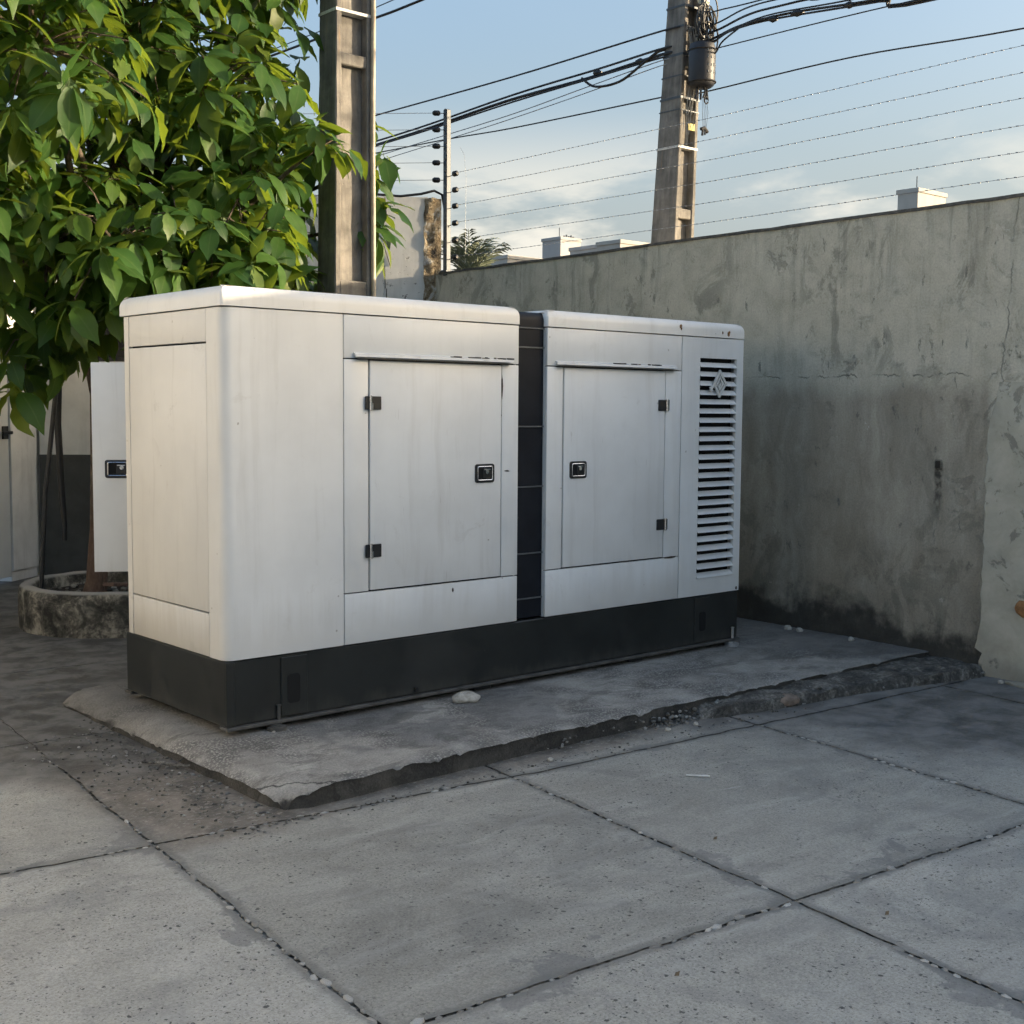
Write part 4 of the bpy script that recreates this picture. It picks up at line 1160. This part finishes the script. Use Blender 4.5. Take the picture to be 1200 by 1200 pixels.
    o = bpy.data.objects.new('crown', me); COL.objects.link(o); o.parent = root; o['kind'] = 'stuff'
    print('leaves', len(leaves), 'single', len(sel))
tree()
# stakes leaning in the planter
mb = MB(); mb.tube([(.63, 3.90, .15), (.64, 3.80, .9), (.70, 3.69, 1.72)], .017, 10)
tag(mb.build('metal_pipe', plain('dark_pipe', (.045, .045, .045), .35, .3), None, smooth=50, origin=(.6, 3.88, .15)), 'thin dark metal pipe leaning up out of the planter', 'pipe')
mb = MB(); mb.tube([(.95, 4.25, 2.0), (.93, 4.27, 1.4), (.95, 4.27, .85), (.96, 4.25, .62), (.955, 4.25, .50)], [.024, .026, .026, .018, .02], 10)
tag(mb.build('hanging_hose', M_BLACKP, None, smooth=50, origin=(.95, 4.26, 1.2)), 'black hose hanging down beside the tree trunk', 'hose')

# ------------------------------------------------------------------ utility poles (H-section concrete)
def dt_pole(name, label, c0, c1, zt, a0, a1, b0, b1, rungs, solid, fl=.052, rec=.075):
    """c0,c1: corner line (x,y,z) of the -x,-y edge; a = depth in y, b = width in x"""
    c0 = Vector(c0); c1 = Vector(c1)
    def at(z):
        t = (z - c0.z) / (c1.z - c0.z); p = c0.lerp(c1, t)
        return p.x, p.y, a0 + (a1 - a0) * t, b0 + (b1 - b0) * t
    x, y, a, b = at(GZ)
    root = thing(name, (x + b / 2, y + a / 2, GZ), label, 'utility pole', 'concrete utility poles')
    zs = np.linspace(GZ - .1, zt, 60)
    def strip(fn, nm, m=M_POLE):
        vs = []
        for z in zs:
            x, y, a, b = at(z)
            x0, x1, y0, y1 = fn(x, y, a, b); w = .006 * mnoise.noise(Vector((x0 * 5, z * 6, 2)))
            ch = .008
            vs += [(x0 + ch, y0 + w, z), (x1 - ch, y0 + w, z), (x1 + w, y0 + ch, z), (x1 + w, y1 - ch, z), (x1 - ch, y1, z), (x0 + ch, y1, z), (x0 + w, y1 - ch, z), (x0 + w, y0 + ch, z)]
        fs = [(i * 8 + k, i * 8 + (k + 1) % 8, i * 8 + 8 + (k + 1) % 8, i * 8 + 8 + k) for i in range(len(zs) - 1) for k in range(8)]
        fs += [list(range(8))[::-1], list(range((len(zs) - 1) * 8, len(zs) * 8))]
        mb = MB(); mb.add(vs, fs); return mb.build(nm, m, root, smooth=35)
    strip(lambda x, y, a, b: (x, x + fl, y, y + a), 'flange')
    strip(lambda x, y, a, b: (x + b - fl, x + b, y, y + a), 'flange')
    strip(lambda x, y, a, b: (x + fl - .004, x + b - fl + .004, y + rec, y + a - rec), 'web')
    for z0, z1 in rungs:
        x, y, a, b = at((z0 + z1) / 2); mb = MB(); mb.box(x + fl - .005, x + b - fl + .005, y + .012, y + a - .012, z0, z1, .008); mb.build('rung', M_POLE, root)
    x, y, a, b = at(solid); mb = MB(); mb.box(x + fl - .006, x + b - fl + .006, y + .006, y + a - .006, GZ, solid, .01); mb.build('solid_foot', M_POLE, root)
    return root, at
lp, at = dt_pole('utility_pole', 'thick weathered concrete utility pole among the tree leaves behind the generator', (2.522, 2.86, 2.675), (2.600, 2.95, 4.603), 8.2, .25, .235, .345, .335,
                 [(4.13, 4.22), (5.8, 5.89), (7.2, 7.29)], 2.50)
def band(root, at, z, t, m, nm='strap'):
    x, y, a, b = at(z); mb = MB(); o = .004
    mb.prism([(x - o, y - o), (x + b + o, y - o), (x + b + o, y + a + o), (x - o, y + a + o)], z, z + t); mb.build(nm, m, root)
band(lp, at, 4.52, .022, M_WHITEB)
mb = MB(); pts = []
for z in np.linspace(1.0, 7.5, 14):
    x, y, a, b = at(z); pts.append((x + b - .012 + .004 * math.sin(z * 3), y - .022, z))
mb.tube(pts, .019, 10)
mb.build('conduit', M_TAN, lp, smooth=50)
rp, at2 = dt_pole('utility_pole', 'leaning concrete utility pole behind the boundary wall carrying the cables', (7.05, 3.472, 3.224), (7.257, 3.561, 5.715), 7.4, .33, .245, .31, .27,
                  [(3.50, 3.60), (5.05, 5.15), (6.5, 6.6)], 1.5)
for z, t, m in ((4.215, .022, M_WHITEB), (4.60, .010, M_GREYST), (4.72, .022, M_GREYST), (4.95, .012, M_GREYST), (5.16, .025, M_GREYST), (5.45, .02, M_GREYST), (5.66, .02, M_GREYST)):
    band(rp, at2, z, t, m)
mb = MB()
for k, (z, o) in enumerate(((5.13, .02), (5.24, .035), (5.34, .02), (5.48, .03), (5.62, .03), (5.72, .02))):
    x, y, a, b = at2(z); x += b * .62; y -= .08
    mb.mat(0).tube([(x - .05, y - o, z), (x + .05, y - o, z + .004)], [.040, .040], 14); mb.mat(0).tube([(x - .02, y - o - .02, z - .03), (x + .06, y - o, z - .03)], .022, 10)
    mb.mat(1).box(x + .05, x + .10, y - .02, y + .09, z - .018, z + .018, .003)
mb.mat(1).box(7.36, 7.39, 3.40, 3.44, 5.08, 5.95, .004)
mb.build('insulator_rack', [M_BEIGE, M_GREYST], rp, smooth=40)
mb = MB()
for k in range(9):
    x, y, a, b = at2(4.9); o = rnd.uniform(0, .16); s = rnd.uniform(-.04, .05)
    pts = [(x + .03 + o, y - .03, 5.45 - .1 * rnd.random())]
    for q in range(1, 7):
        z = 5.35 - q * rnd.uniform(.12, .20); xx, yy, _, _ = at2(z)
        pts.append((xx + .05 + o * .8 + s * math.sin(q * .9), yy - .03 - .03 * rnd.random(), z))
    mb.tube(pts, .0035, 4)
mb.build('drop_wires', plain('pale_drop_wire', (.34, .34, .32), .6), rp, smooth=60)
x, y, a, b = at2(4.44); mb = MB(); mb.box(x + .10, x + .20, y - .035, y - .025, 4.40, 4.47, .002); mb.build('tag_plate', M_YELLOW, rp)
# splice closure hanging on the pole
def closure():
    cx, cy, z0, z1 = 7.272, 3.335, 4.80, 5.25
    root = thing('cable_splice_box', (cx, cy, z0), 'dark barrel shaped cable splice box hanging on the leaning pole', 'splice box')
    mb = MB(); prof = [(z0, .10), (z0 + .02, .125), (z0 + .06, .136), (z1 - .07, .138), (z1 - .02, .122), (z1, .07)]
    n = 28; vs = []
    for z, r in prof: vs += [(cx + r * math.cos(2 * PI * k / n), cy + r * math.sin(2 * PI * k / n), z) for k in range(n)]
    fs = [(i * n + k, i * n + (k + 1) % n, i * n + n + (k + 1) % n, i * n + n + k) for i in range(len(prof) - 1) for k in range(n)] + [list(range(n))[::-1], list(range((len(prof) - 1) * n, len(prof) * n))]
    mb.add(vs, fs); mb.build('barrel', M_BARREL, root, smooth=40)
    mb = MB()
    for z in (z0 + .05, z1 - .085): mb.tube([(cx + .141 * math.cos(2 * PI * k / 24), cy + .141 * math.sin(2 * PI * k / 24), z) for k in range(25)], .008, 6)
    mb.build('clamp_ring', M_BLACKP, root, smooth=50)
    mb = MB(); rr = random.Random(3)     # faded, illegible stencil strokes
    for row in range(4):
        z = z1 - .10 - row * .072
        for k in range(4):
            t = math.radians(-112 + k * 17 + rr.uniform(-2, 2)); R = .1385
            c = Vector((cx + R * math.cos(t), cy + R * math.sin(t), z)); tg = Vector((-math.sin(t), math.cos(t), 0)); nn = Vector((math.cos(t), math.sin(t), 0))
            for q in range(rr.choice((1, 2, 2))):
                p0 = c + tg * rr.uniform(-.008, .008) + Vector((0, 0, rr.uniform(-.018, -.008))); p1 = c + tg * rr.uniform(-.008, .008) + Vector((0, 0, rr.uniform(.008, .02)))
                mb.tube([p0, p1], .0026, 4)
    mb.build('stencil_strokes', M_LABEL, root)['kind'] = 'stuff'
    mb = MB()
    for k in range(7):
        t = k * .9; x = cx + .05 * math.cos(t); y = cy + .05 * math.sin(t); l = rnd.uniform(.06, .16)
        mb.tube([(x, y, z0 + .01), (x + .01, y, z0 - l * .5), (x + rnd.uniform(-.03, .03), y, z0 - l)], .011, 6)
    mb.tube([(cx + .02 + .03 * math.cos(k * .5), cy - .05, z0 - .13 + .035 * math.sin(k * .5)) for k in range(13)], .007, 6)
    mb.build('cable_gland', M_BLACKP, root, smooth=50)
    mb = MB()
    for k in range(4): mb.tube([(cx + .02 * k - .02, cy - .03, z0 - .1), (cx + .03 * k - .04, cy - .05, z0 - .25), (cx + .015 * k - .01, cy - .04, z0 - .42)], .003, 4)
    mb.build('loose_wire', M_WIRE, root)
    mb = MB(); mb.tube([(cx - .03, cy - .03, z0 - .42), (cx + .02, cy - .03, z0 - .40), (cx + .07, cy - .03, z0 - .44)], .018, 7); mb.tube([(cx + .0, cy - .03, z0 - .42), (cx - .01, cy - .03, z0 - .48)], .013, 6); mb.tube([(cx + .035, cy - .03, z0 - .42), (cx + .03, cy - .03, z0 - .47)], .010, 6)
    mb.build('end_connector', M_BLACKP, root, smooth=50)
closure()
mb = MB(); pts = []
for k in range(330):
    t = k * .26; q = k / 330
    pts.append((7.30 + .02 * math.sin(t * .11) + (.085 + .035 * math.sin(t * .37)) * math.cos(t), 3.30 + .05 * math.sin(t * .53), 5.40 + .10 * math.sin(t * .07) + (.15 + .06 * math.cos(t * .29)) * math.sin(t)))
mb.tube(pts, .0085, 5)
tag(mb.build('cable_coil', M_BLACKP, None, smooth=60, origin=(7.3, 3.3, 5.43)), 'tangled black cable coil on the leaning pole above the splice box', 'cable coil')

# ------------------------------------------------------------------ overhead cables (run along the street behind the wall)
def cable(pts, r, label, nm='overhead_cable', m=None, sub=6):
    P = [Vector(p) for p in pts]; out = []
    for i in range(len(P) - 1):
        p0 = P[max(i - 1, 0)]; p1 = P[i]; p2 = P[i + 1]; p3 = P[min(i + 2, len(P) - 1)]
        for k in range(sub):
            t = k / sub
            out.append(.5 * ((2 * p1) + (p2 - p0) * t + (2 * p0 - 5 * p1 + 4 * p2 - p3) * t * t + (3 * p1 - p0 - 3 * p2 + p3) * t ** 3))
    out.append(P[-1]); mb = MB(); mb.tube(out, r, 6)
    return tag(mb.build(nm, m or M_BLACKP, None, smooth=60, origin=tuple(P[0])), label, 'cable', 'overhead cables')
X = 7.2
cable([(X, 24, 5.75), (X, 12.06, 5.44), (X, 8.84, 5.43), (X, 6.17, 5.42), (X, 3.82, 5.45), (X + .075, 3.68, 5.45)], .010, 'thick black cable reaching the leaning pole highest on its left')
cable([(X, 24, 5.3), (X, 12.07, 5.08), (X, 8.55, 5.10), (X, 6.17, 5.21), (X, 4.76, 5.24), (X, 3.82, 5.27), (X + .075, 3.68, 5.27)], .012, 'upper strand of the thick bundle left of the leaning pole')
cable([(X + .03, 24, 5.22), (X + .03, 12.07, 5.03), (X + .02, 8.55, 5.06), (X + .02, 6.3, 5.165), (X, 4.9, 5.17), (X, 3.82, 5.21), (X + .075, 3.68, 5.21)], .017, 'thickest black strand of the bundle left of the leaning pole')
cable([(X - .03, 24, 5.2), (X - .03, 12.07, 5.0), (X - .02, 8.55, 5.03), (X - .02, 6.2, 5.12), (X - .02, 4.9, 5.15), (X, 3.82, 5.18), (X + .075, 3.68, 5.18)], .010, 'lowest strand of the thick bundle left of the leaning pole')
cable([(X, 14, 4.7), (X, 8.64, 4.90), (X, 7.46, 4.94), (X, 6.17, 4.99), (X, 4.89, 5.08), (X, 3.82, 5.15), (X + .075, 3.68, 5.15)], .0055, 'thin grey wire just under the thick cable bundle', m=M_WIRE)
cable([(X, 14, 4.62), (X, 8.64, 4.83), (X, 7.46, 4.88), (X, 6.17, 4.94), (X, 4.89, 5.02), (X, 3.82, 5.10), (X + .075, 3.68, 5.10)], .005, 'lower of two thin grey wires under the thick cable bundle', m=M_WIRE)
cable([(X, 5.0, 5.19), (X - .03, 4.76, 5.05), (X - .05, 4.37, 5.03), (X - .04, 4.06, 5.15), (X, 3.86, 5.25), (X + .075, 3.68, 5.26)], .014, 'drooping black cable loop left of the leaning pole')
cable([(X, 20, 5.0), (X, 12.07, 5.0), (X, 7.81, 4.90), (X, 6.17, 4.83), (X, 3.80, 4.775), (X + .03, 3.66, 4.77)], .008, 'single wire reaching the leaning pole low on its left')
cable([(X + .13, 3.47, 4.775), (X + .2, 3.3, 4.79), (X, 1.49, 4.73), (X, -.11, 4.64), (X, -3, 4.55), (X, -14, 4.6)], .008, 'lone dark wire right of the leaning pole crossing to the edge')
cable([(X, 20, 6.8), (X, 10.17, 6.72), (X, 8.99, 6.70), (X, 7.91, 6.70), (X, 3.82, 6.78), (X + .075, 3.68, 6.78)], .017, 'black cable at the top of the sky beside the left pole')
cable([(X, 20, 6.85), (X, 10.17, 6.81), (X, 8.99, 6.81), (X, 8.55, 6.84), (X, 3.82, 6.9), (X + .075, 3.68, 6.9)], .007, 'thin wire above the black cable beside the left pole')
right = [([(X + .13, 3.47, 5.255), (X + .10, 3.20, 5.27), (X, 2.77, 5.285), (X, 2.16, 5.27), (X, 1.25, 5.18), (X, -.5, 5.05), (X, -14, 5.1)], .012, 'heavy black cable leaving the leaning pole to the right'),
         ([(X + .13, 3.47, 5.225), (X + .10, 3.20, 5.24), (X, 2.9, 5.26), (X, 2.4, 5.26), (X, 1.25, 5.16), (X, -.5, 5.03), (X, -14, 5.05)], .010, 'black cable lashed under the heavy one right of the pole'),
         ([(X + .13, 3.47, 5.165), (X + .15, 3.2, 5.18), (X, .86, 5.09), (X, -3, 4.95), (X, -14, 5.0)], .006, 'thin wire just below the cable bundle right of the pole'),
         ([(X + .13, 3.47, 5.345), (X + .15, 3.2, 5.36), (X, 2.67, 5.37), (X, 2.12, 5.36), (X, 0, 5.3), (X, -14, 5.3)], .011, 'second wire from the top right of the leaning pole'),
         ([(X + .13, 3.47, 5.415), (X + .15, 3.2, 5.43), (X, 2.67, 5.44), (X, 2.0, 5.42), (X, 0, 5.36), (X, -14, 5.36)], .008, 'third wire from the top right of the leaning pole'),
         ([(X + .13, 3.47, 5.535), (X + .15, 3.2, 5.55), (X, 2.47, 5.47), (X, 0, 5.42), (X, -14, 5.4)], .007, 'topmost slack wire right of the leaning pole'),
         ([(X + .13, 3.47, 5.105), (X + .12, 3.22, 5.12), (X - .02, 3.0, 5.17), (X, 2.8, 5.27)], .009, 'short black cable curving into the splice box'),
         ([(X + .13, 3.47, 5.275), (X + .15, 3.2, 5.29), (X, 2.5, 5.31), (X, 1.5, 5.24), (X, -.5, 5.12), (X, -14, 5.15)], .008, 'thin wire along the top of the right cable bundle')]
for p, r, l in right: cable(p, r, l)
for y, z, s, l in ((2.12, 5.255, .07, 'largest lumpy splice on the heavy cable right of the pole'), (2.40, 5.262, .05, 'lumpy splice nearest the pole on the right cable bundle'), (1.55, 5.20, .045, 'third lumpy splice along the right cable bundle'),
                   (4.75, 5.20, .06, 'lumpy splice where the drooping loop leaves the left cable bundle'), (4.12, 5.20, .06, 'lumpy splice on the left bundle just beside the leaning pole')):
    mb = MB(); mb.tube([(X, y - s, z - .01), (X, y, z), (X, y + s, z + .008)], [.016, .036, .018], 8)
    tag(mb.build('cable_splice', M_BLACKP, None, smooth=40, origin=(X, y, z)), l, 'cable splice', 'splices on the cables')

# ------------------------------------------------------------------ electric fence on the wall
def fence_post():
    px, py = 4.90, 4.50
    root = thing('fence_post', (px, py, WT), 'slim grey electric fence post on the wall corner with black insulators', 'fence post')
    mb = MB(); mb.box(px - .028, px + .028, py - .028, py + .028, WT - .02, 4.405, .006); mb.build('post', M_GREYST, root)
    mb = MB(); mb.box(px - .05, px + .09, py - .05, py + .05, WT + .012, WT + .03, .003); mb.build('foot_plate', M_GREYST, root)
    zr = [3.780, 3.627, 3.474, 3.312, 3.150, 2.988]; zl = [4.369, 4.212, 4.056, 3.899, 3.735]
    for z in zr:
        mb = MB(); mb.tube([(px, py - .03, z - .015), (px - .01, py - .12, z - .01)], .004, 5)
        mb.tube([(px - .005, py - .10, z), (px - .005, py - .115, z), (px - .007, py - .155, z), (px - .008, py - .17, z)], [.016, .027, .027, .014], 12); mb.build('insulator', M_BLACKP, root, smooth=40)
    ld = Vector((1.86 - 4.915, 7.02 - 4.655, 0)).normalized()
    for z in zl:
        p = Vector((px, py, z)); mb = MB(); mb.tube([p, p + ld * .07], .004, 5)
        a = p + ld * .065; mb.tube([a, a + ld * .015, a + ld * .06, a + ld * .078], [.014, .026, .026, .013], 12); mb.build('insulator', M_BLACKP, root, smooth=40)
    for z in zl + zr:
        mb = MB(); mb.tube([(px - .029, py - .01, z + .03), (px - .036, py - .01, z + .03)], .009, 8); mb.build('bolt', M_BLACKP, root)
    ORD = ['top', 'second', 'third', 'fourth', 'fifth', 'lowest']
    for i, z in enumerate(zr):
        zz = [3.737, 3.577, 3.425, 3.264, 3.106, 2.958][i]; y0 = py - .17
        pts = []
        n = 60
        for k in range(n + 1):
            y = y0 + (-9 - y0) * k / n; pts.append((wallx(y) - .005, y, z + (zz - z) * min(1, (y0 - y) / 3.4) + .0015 * math.sin(k * 2.1)))
        mb = MB(); mb.tube(pts, .0017, 5)
        for k in range(0, n * 2):      # barbs / kinks in the stranded wire
            y = y0 + (-3.2 - y0) * (k + rnd.random() * .3) / (n * 2); z_ = z + (zz - z) * min(1, (y0 - y) / 3.4)
            mb.tube([(wallx(y) - .005, y - .010, z_ - .0015), (wallx(y) - .005, y + .010, z_ + .0015)], .0032, 4)
        tag(mb.build('fence_wire', M_WIRE, None, origin=(px, y0, z)), ORD[i] + ' electric fence wire above the boundary wall, counted from the top', 'fence wire', 'electric fence wires over the boundary wall')
    for i, z in enumerate(zl):
        p = Vector((px, py, z)) + ld * .143; q = Vector((px, py, z - .03)) + ld * 4.2
        mb = MB(); mb.tube([p.lerp(q, k / 10) - Vector((0, 0, .03 * math.sin(PI * k / 10))) for k in range(11)], .0028, 5)
        tag(mb.build('fence_wire', M_WIRE, None, origin=tuple(p)), ['top', 'second', 'third', 'fourth', 'lowest'][i] + ' fence wire running left from the corner post', 'fence wire', 'electric fence wires over the white building')
    mb = MB(); a = Vector((px, py, 0))
    mb.tube([Vector((px, py - .02, 3.28)), Vector((px - .02, py + .05, 3.60)), Vector((px - .03, py, 3.63)) + ld * .1, Vector((px, py, 3.60)) + ld * .25, Vector((px, py, 3.575)) + ld * .45, Vector((px, py, 3.59)) + ld * .7, Vector((px, py, 3.61)) + ld * 1.1], .013, 8)
    tag(mb.build('conduit_cable', M_BLACKP, None, smooth=50, origin=(px, py, 3.6)), 'black cable lying along the top of the white wall to the fence post', 'cable')
    mb = MB(); mb.tube([(px - .02, py - .22, 4.02), (px - .03, py - .30, 3.93), (px - .03, py - .33, 3.7), (px - .03, py - .32, 3.3), (px - .02, py - .31, 3.0)], .0014, 5)
    tag(mb.build('jumper_wire', M_WIRE, None, smooth=50, origin=(px, py - .3, 3.5)), 'thin jumper wire looping down beside the fence insulators', 'wire')
    for k, (y, z) in enumerate(((4.0, 4.06), (2.9, 4.20))):
        pass
fence_post()

# ------------------------------------------------------------------ palm behind the wall
def palm():
    bx, by, bz = 8.12, 8.05, 3.22
    root = thing('palm_tree', (bx, by, GZ), 'small grey green palm showing its fronds over the boundary wall', 'palm tree')
    mb = MB(); mb.tube([(bx, by, GZ), (bx + .03, by, 1.2), (bx, by, bz)], [.14, .11, .12], 10); mb.build('trunk', M_BARK, root, smooth=50)
    for k in range(15):
        t = k * 2.4 + .3; le = rnd.uniform(.62, .90); up = rnd.uniform(1.05, 1.5)
        d = Vector((math.cos(t), math.sin(t), 0)); pts = []
        for q in range(9):
            s = q / 8 * le; an = up - .75 * (q / 8) ** 1.6
            pts.append((Vector((bx, by, bz)) if q == 0 else pts[-1] + (d * math.cos(an) + Vector((0, 0, math.sin(an)))) * le / 8))
        mb = MB(); mb.tube(pts, [.014 - .0012 * q for q in range(9)], 5)
        sd_ = d.cross(Vector((0, 0, 1)))
        for q in range(1, 9):
            for hh in (0, .5):
                p = pts[q - 1].lerp(pts[q], hh); tg = (pts[q] - pts[q - 1]).normalized()
                for sg in (-1, 1):
                    l = .34 * (1 - abs(q / 8 - .45)) * rnd.uniform(.8, 1.1); dd = (sd_ * sg * .65 + tg * .75 + Vector((0, 0, -.15 + rnd.uniform(-.15, .15)))).normalized()
                    w = tg.cross(dd).cross(dd).normalized() * .016
                    mb.add([p, p + dd * l * .5 + w, p + dd * l + Vector((0, 0, -.04)), p + dd * l * .5 - w], [(0, 1, 2, 3)])
        mb.build('frond', M_PALM, root, recalc=False)
palm()

# ------------------------------------------------------------------ distant buildings
def far(label, p, ex, ey, h, m, extra=None, ant=None):
    x, y, z = p
    root = thing('distant_building', (x + ex / 2, y + ey / 2, GZ), label, 'building', 'buildings beyond the wall')
    mb = MB(); mb.box(x, x + ex, y, y + ey, GZ, z, 0); mb.build('wall', m, root)
    mb = MB(); o = .08
    for a in ((x - o, x + ex + o, y - o, y + .12), (x - o, x + ex + o, y + ey - .12, y + ey + o), (x - o, x + .12, y + .12, y + ey - .12), (x + ex - .12, x + ex + o, y + .12, y + ey - .12)):
        mb.box(a[0], a[1], a[2], a[3], z - .02, z + .22, .02)
    mb.build('parapet', m, root)
    for k in range(3):
        zz = z - 1.9 - 3 * k
        for q in range(max(1, int(ex / 1.3))):
            xx = x + .4 + q * 1.3
            if xx + .8 > x + ex: break
            mb = MB(); mb.box(xx, xx + .75, y - .03, y + .05, zz - .9, zz); w = mb.build('window', M_GLASSD, root)
            mb = MB(); mb.box(xx - .06, xx + .81, y - .07, y - .031, zz - .97, zz - .9); mb.build('sill', m, w)
    if ant:
        mb = MB(); mb.tube([(x + ant, y + .3, z), (x + ant, y + .3, z + .9)], .03, 6); mb.build('antenna', M_GREYST, root)
    if extra: extra(root, x, y, z)
def tank(root, x, y, z):
    mb = MB()
    for k in range(5): mb.tube([(x + .75 + k * .24, y + .4, z + .2), (x + .75 + k * .24, y + .4, z + .38 + .08 * (k % 2))], .07, 8)
    mb.build('roof_vent', M_GREYST, root)
far('low pale block left of the antenna block, beside the palm', (50.47, 55.68, 10.95), 3.2, 2.0, 11, M_BLD)
far('tallest grey block with a thin antenna between pole and palm', (63.51, 64.59, 14.15), 2.1, 2.0, 14, M_BLD2, tank, .15)
far('low grey block directly right of the antenna block', (57.61, 54.85, 12.15), 1.2, 2.6, 12, M_BLD2)
far('cream topped block nearest the left side of the leaning pole', (54.36, 49.64, 11.7), 3.2, 2.0, 12, M_BLD)
far('lone sunlit block above the boundary wall far right', (60.93, 33.33, 13.6), 2.9, 1.25, 14, M_BLD, None, .35)

# ------------------------------------------------------------------ loose bits on the ground
mb = MB(); mb.bm(rock(.075, .05, .036, 3, 3, .28))
mb2 = MB(Matrix.Translation((1.345, -.15, SZ + .022)) @ Matrix.Rotation(-.55, 4, 'Z')); mb2.add(mb.v, mb.f)
tag(mb2.build('loose_stone', M_WSTONE, None, smooth=60, origin=(1.345, -.15, SZ)), 'fist sized pale stone lying on the plinth in front of the generator', 'stone')
def stone(x, y, z, s, label, m=M_WSTONE):
    mb = MB(); b = rock(s, s * .75, s * .6, x * 7, 2, .3); bmesh.ops.translate(b, verts=b.verts[:], vec=(x, y, z + s * .35)); mb.bm(b)
    tag(mb.build('loose_stone', m, None, smooth=60, origin=(x, y, z)), label, 'stone', 'small loose stones')
stone(1.98, -1.02, GZ, .020, 'small white stone on the ground below the middle of the plinth edge')
stone(2.19, -1.03, GZ, .018, 'pale flat stone against the crumbled aggregate of the plinth')
stone(1.13, -1.04, GZ, .019, 'small white stone on the joint left below the plinth edge')
stone(.225, -.055, SZ, .010, 'tiny white stone beside the front mounting foot')
stone(4.42, -1.56, GZ, .022, 'small white stone by the foot of the pale plaster patch')
stone(4.55, .12, SZ, .035, 'leftmost pale stone at the foot of the wall on the plinth')
stone(4.55, .02, SZ, .03, 'middle pale stone at the foot of the wall on the plinth')
stone(4.53, -.42, SZ, .028, 'rightmost pale stone at the foot of the wall on the plinth')
mb = MB(); mb.tube([(1.43, -1.62, GZ + .006), (1.50, -1.70, GZ + .006)], .005, 5); tag(mb.build('white_straw', M_WHITEB, None, origin=(1.46, -1.66, GZ)), 'thin white straw lying on the paving slab right of centre', 'straw')
mb = MB(); mb.tube([(-.36, .14, GZ + .01), (-.31, .04, GZ + .02), (-.27, -.04, GZ + .014), (-.235, -.09, GZ + .022)], [.005, .008, .007, .004], 6); mb.tube([(-.31, .04, GZ + .02), (-.36, -.02, GZ + .01)], .004, 5); mb.tube([(-.28, -.02, GZ + .015), (-.22, .0, GZ + .035)], .004, 5)
tag(mb.build('dead_twig', M_RUB, None, smooth=50, origin=(-.3, .04, GZ)), 'dark dead twig beside the left edge of the plinth', 'twig')
for k, (x, y, l) in enumerate(((.86, -2.26, 'curled dry leaf near the middle of the right paving slab'), (.72, -3.1, 'tiny dry leaf on the slab below the joint crossing'), (-.15, -2.95, 'dry leaf near the bottom middle of the paving'))):
    mb = MB(); mb.add([(x - .014, y, GZ + .007), (x, y - .006, GZ + .006), (x + .014, y + .002, GZ + .014), (x, y + .007, GZ + .012)], [(0, 1, 2), (0, 2, 3)])
    tag(mb.build('dry_leaf', M_DRYLEAF, None, recalc=False, origin=(x, y, GZ)), l, 'leaf', 'dry leaves on the paving')
mb = MB(); b = rock(.30, .05, .02, 6, 2, .35); bmesh.ops.rotate(b, verts=b.verts[:], matrix=Matrix.Rotation(1.5, 3, 'Z')); bmesh.ops.translate(b, verts=b.verts[:], vec=(4.42, -1.85, GZ + .008)); mb.bm(b)
tag(mb.build('plaster_flake', M_PATCH, None, smooth=50, origin=(4.42, -1.85, GZ)), 'long flat plaster flake at the foot of the wall, far right', 'plaster flake')
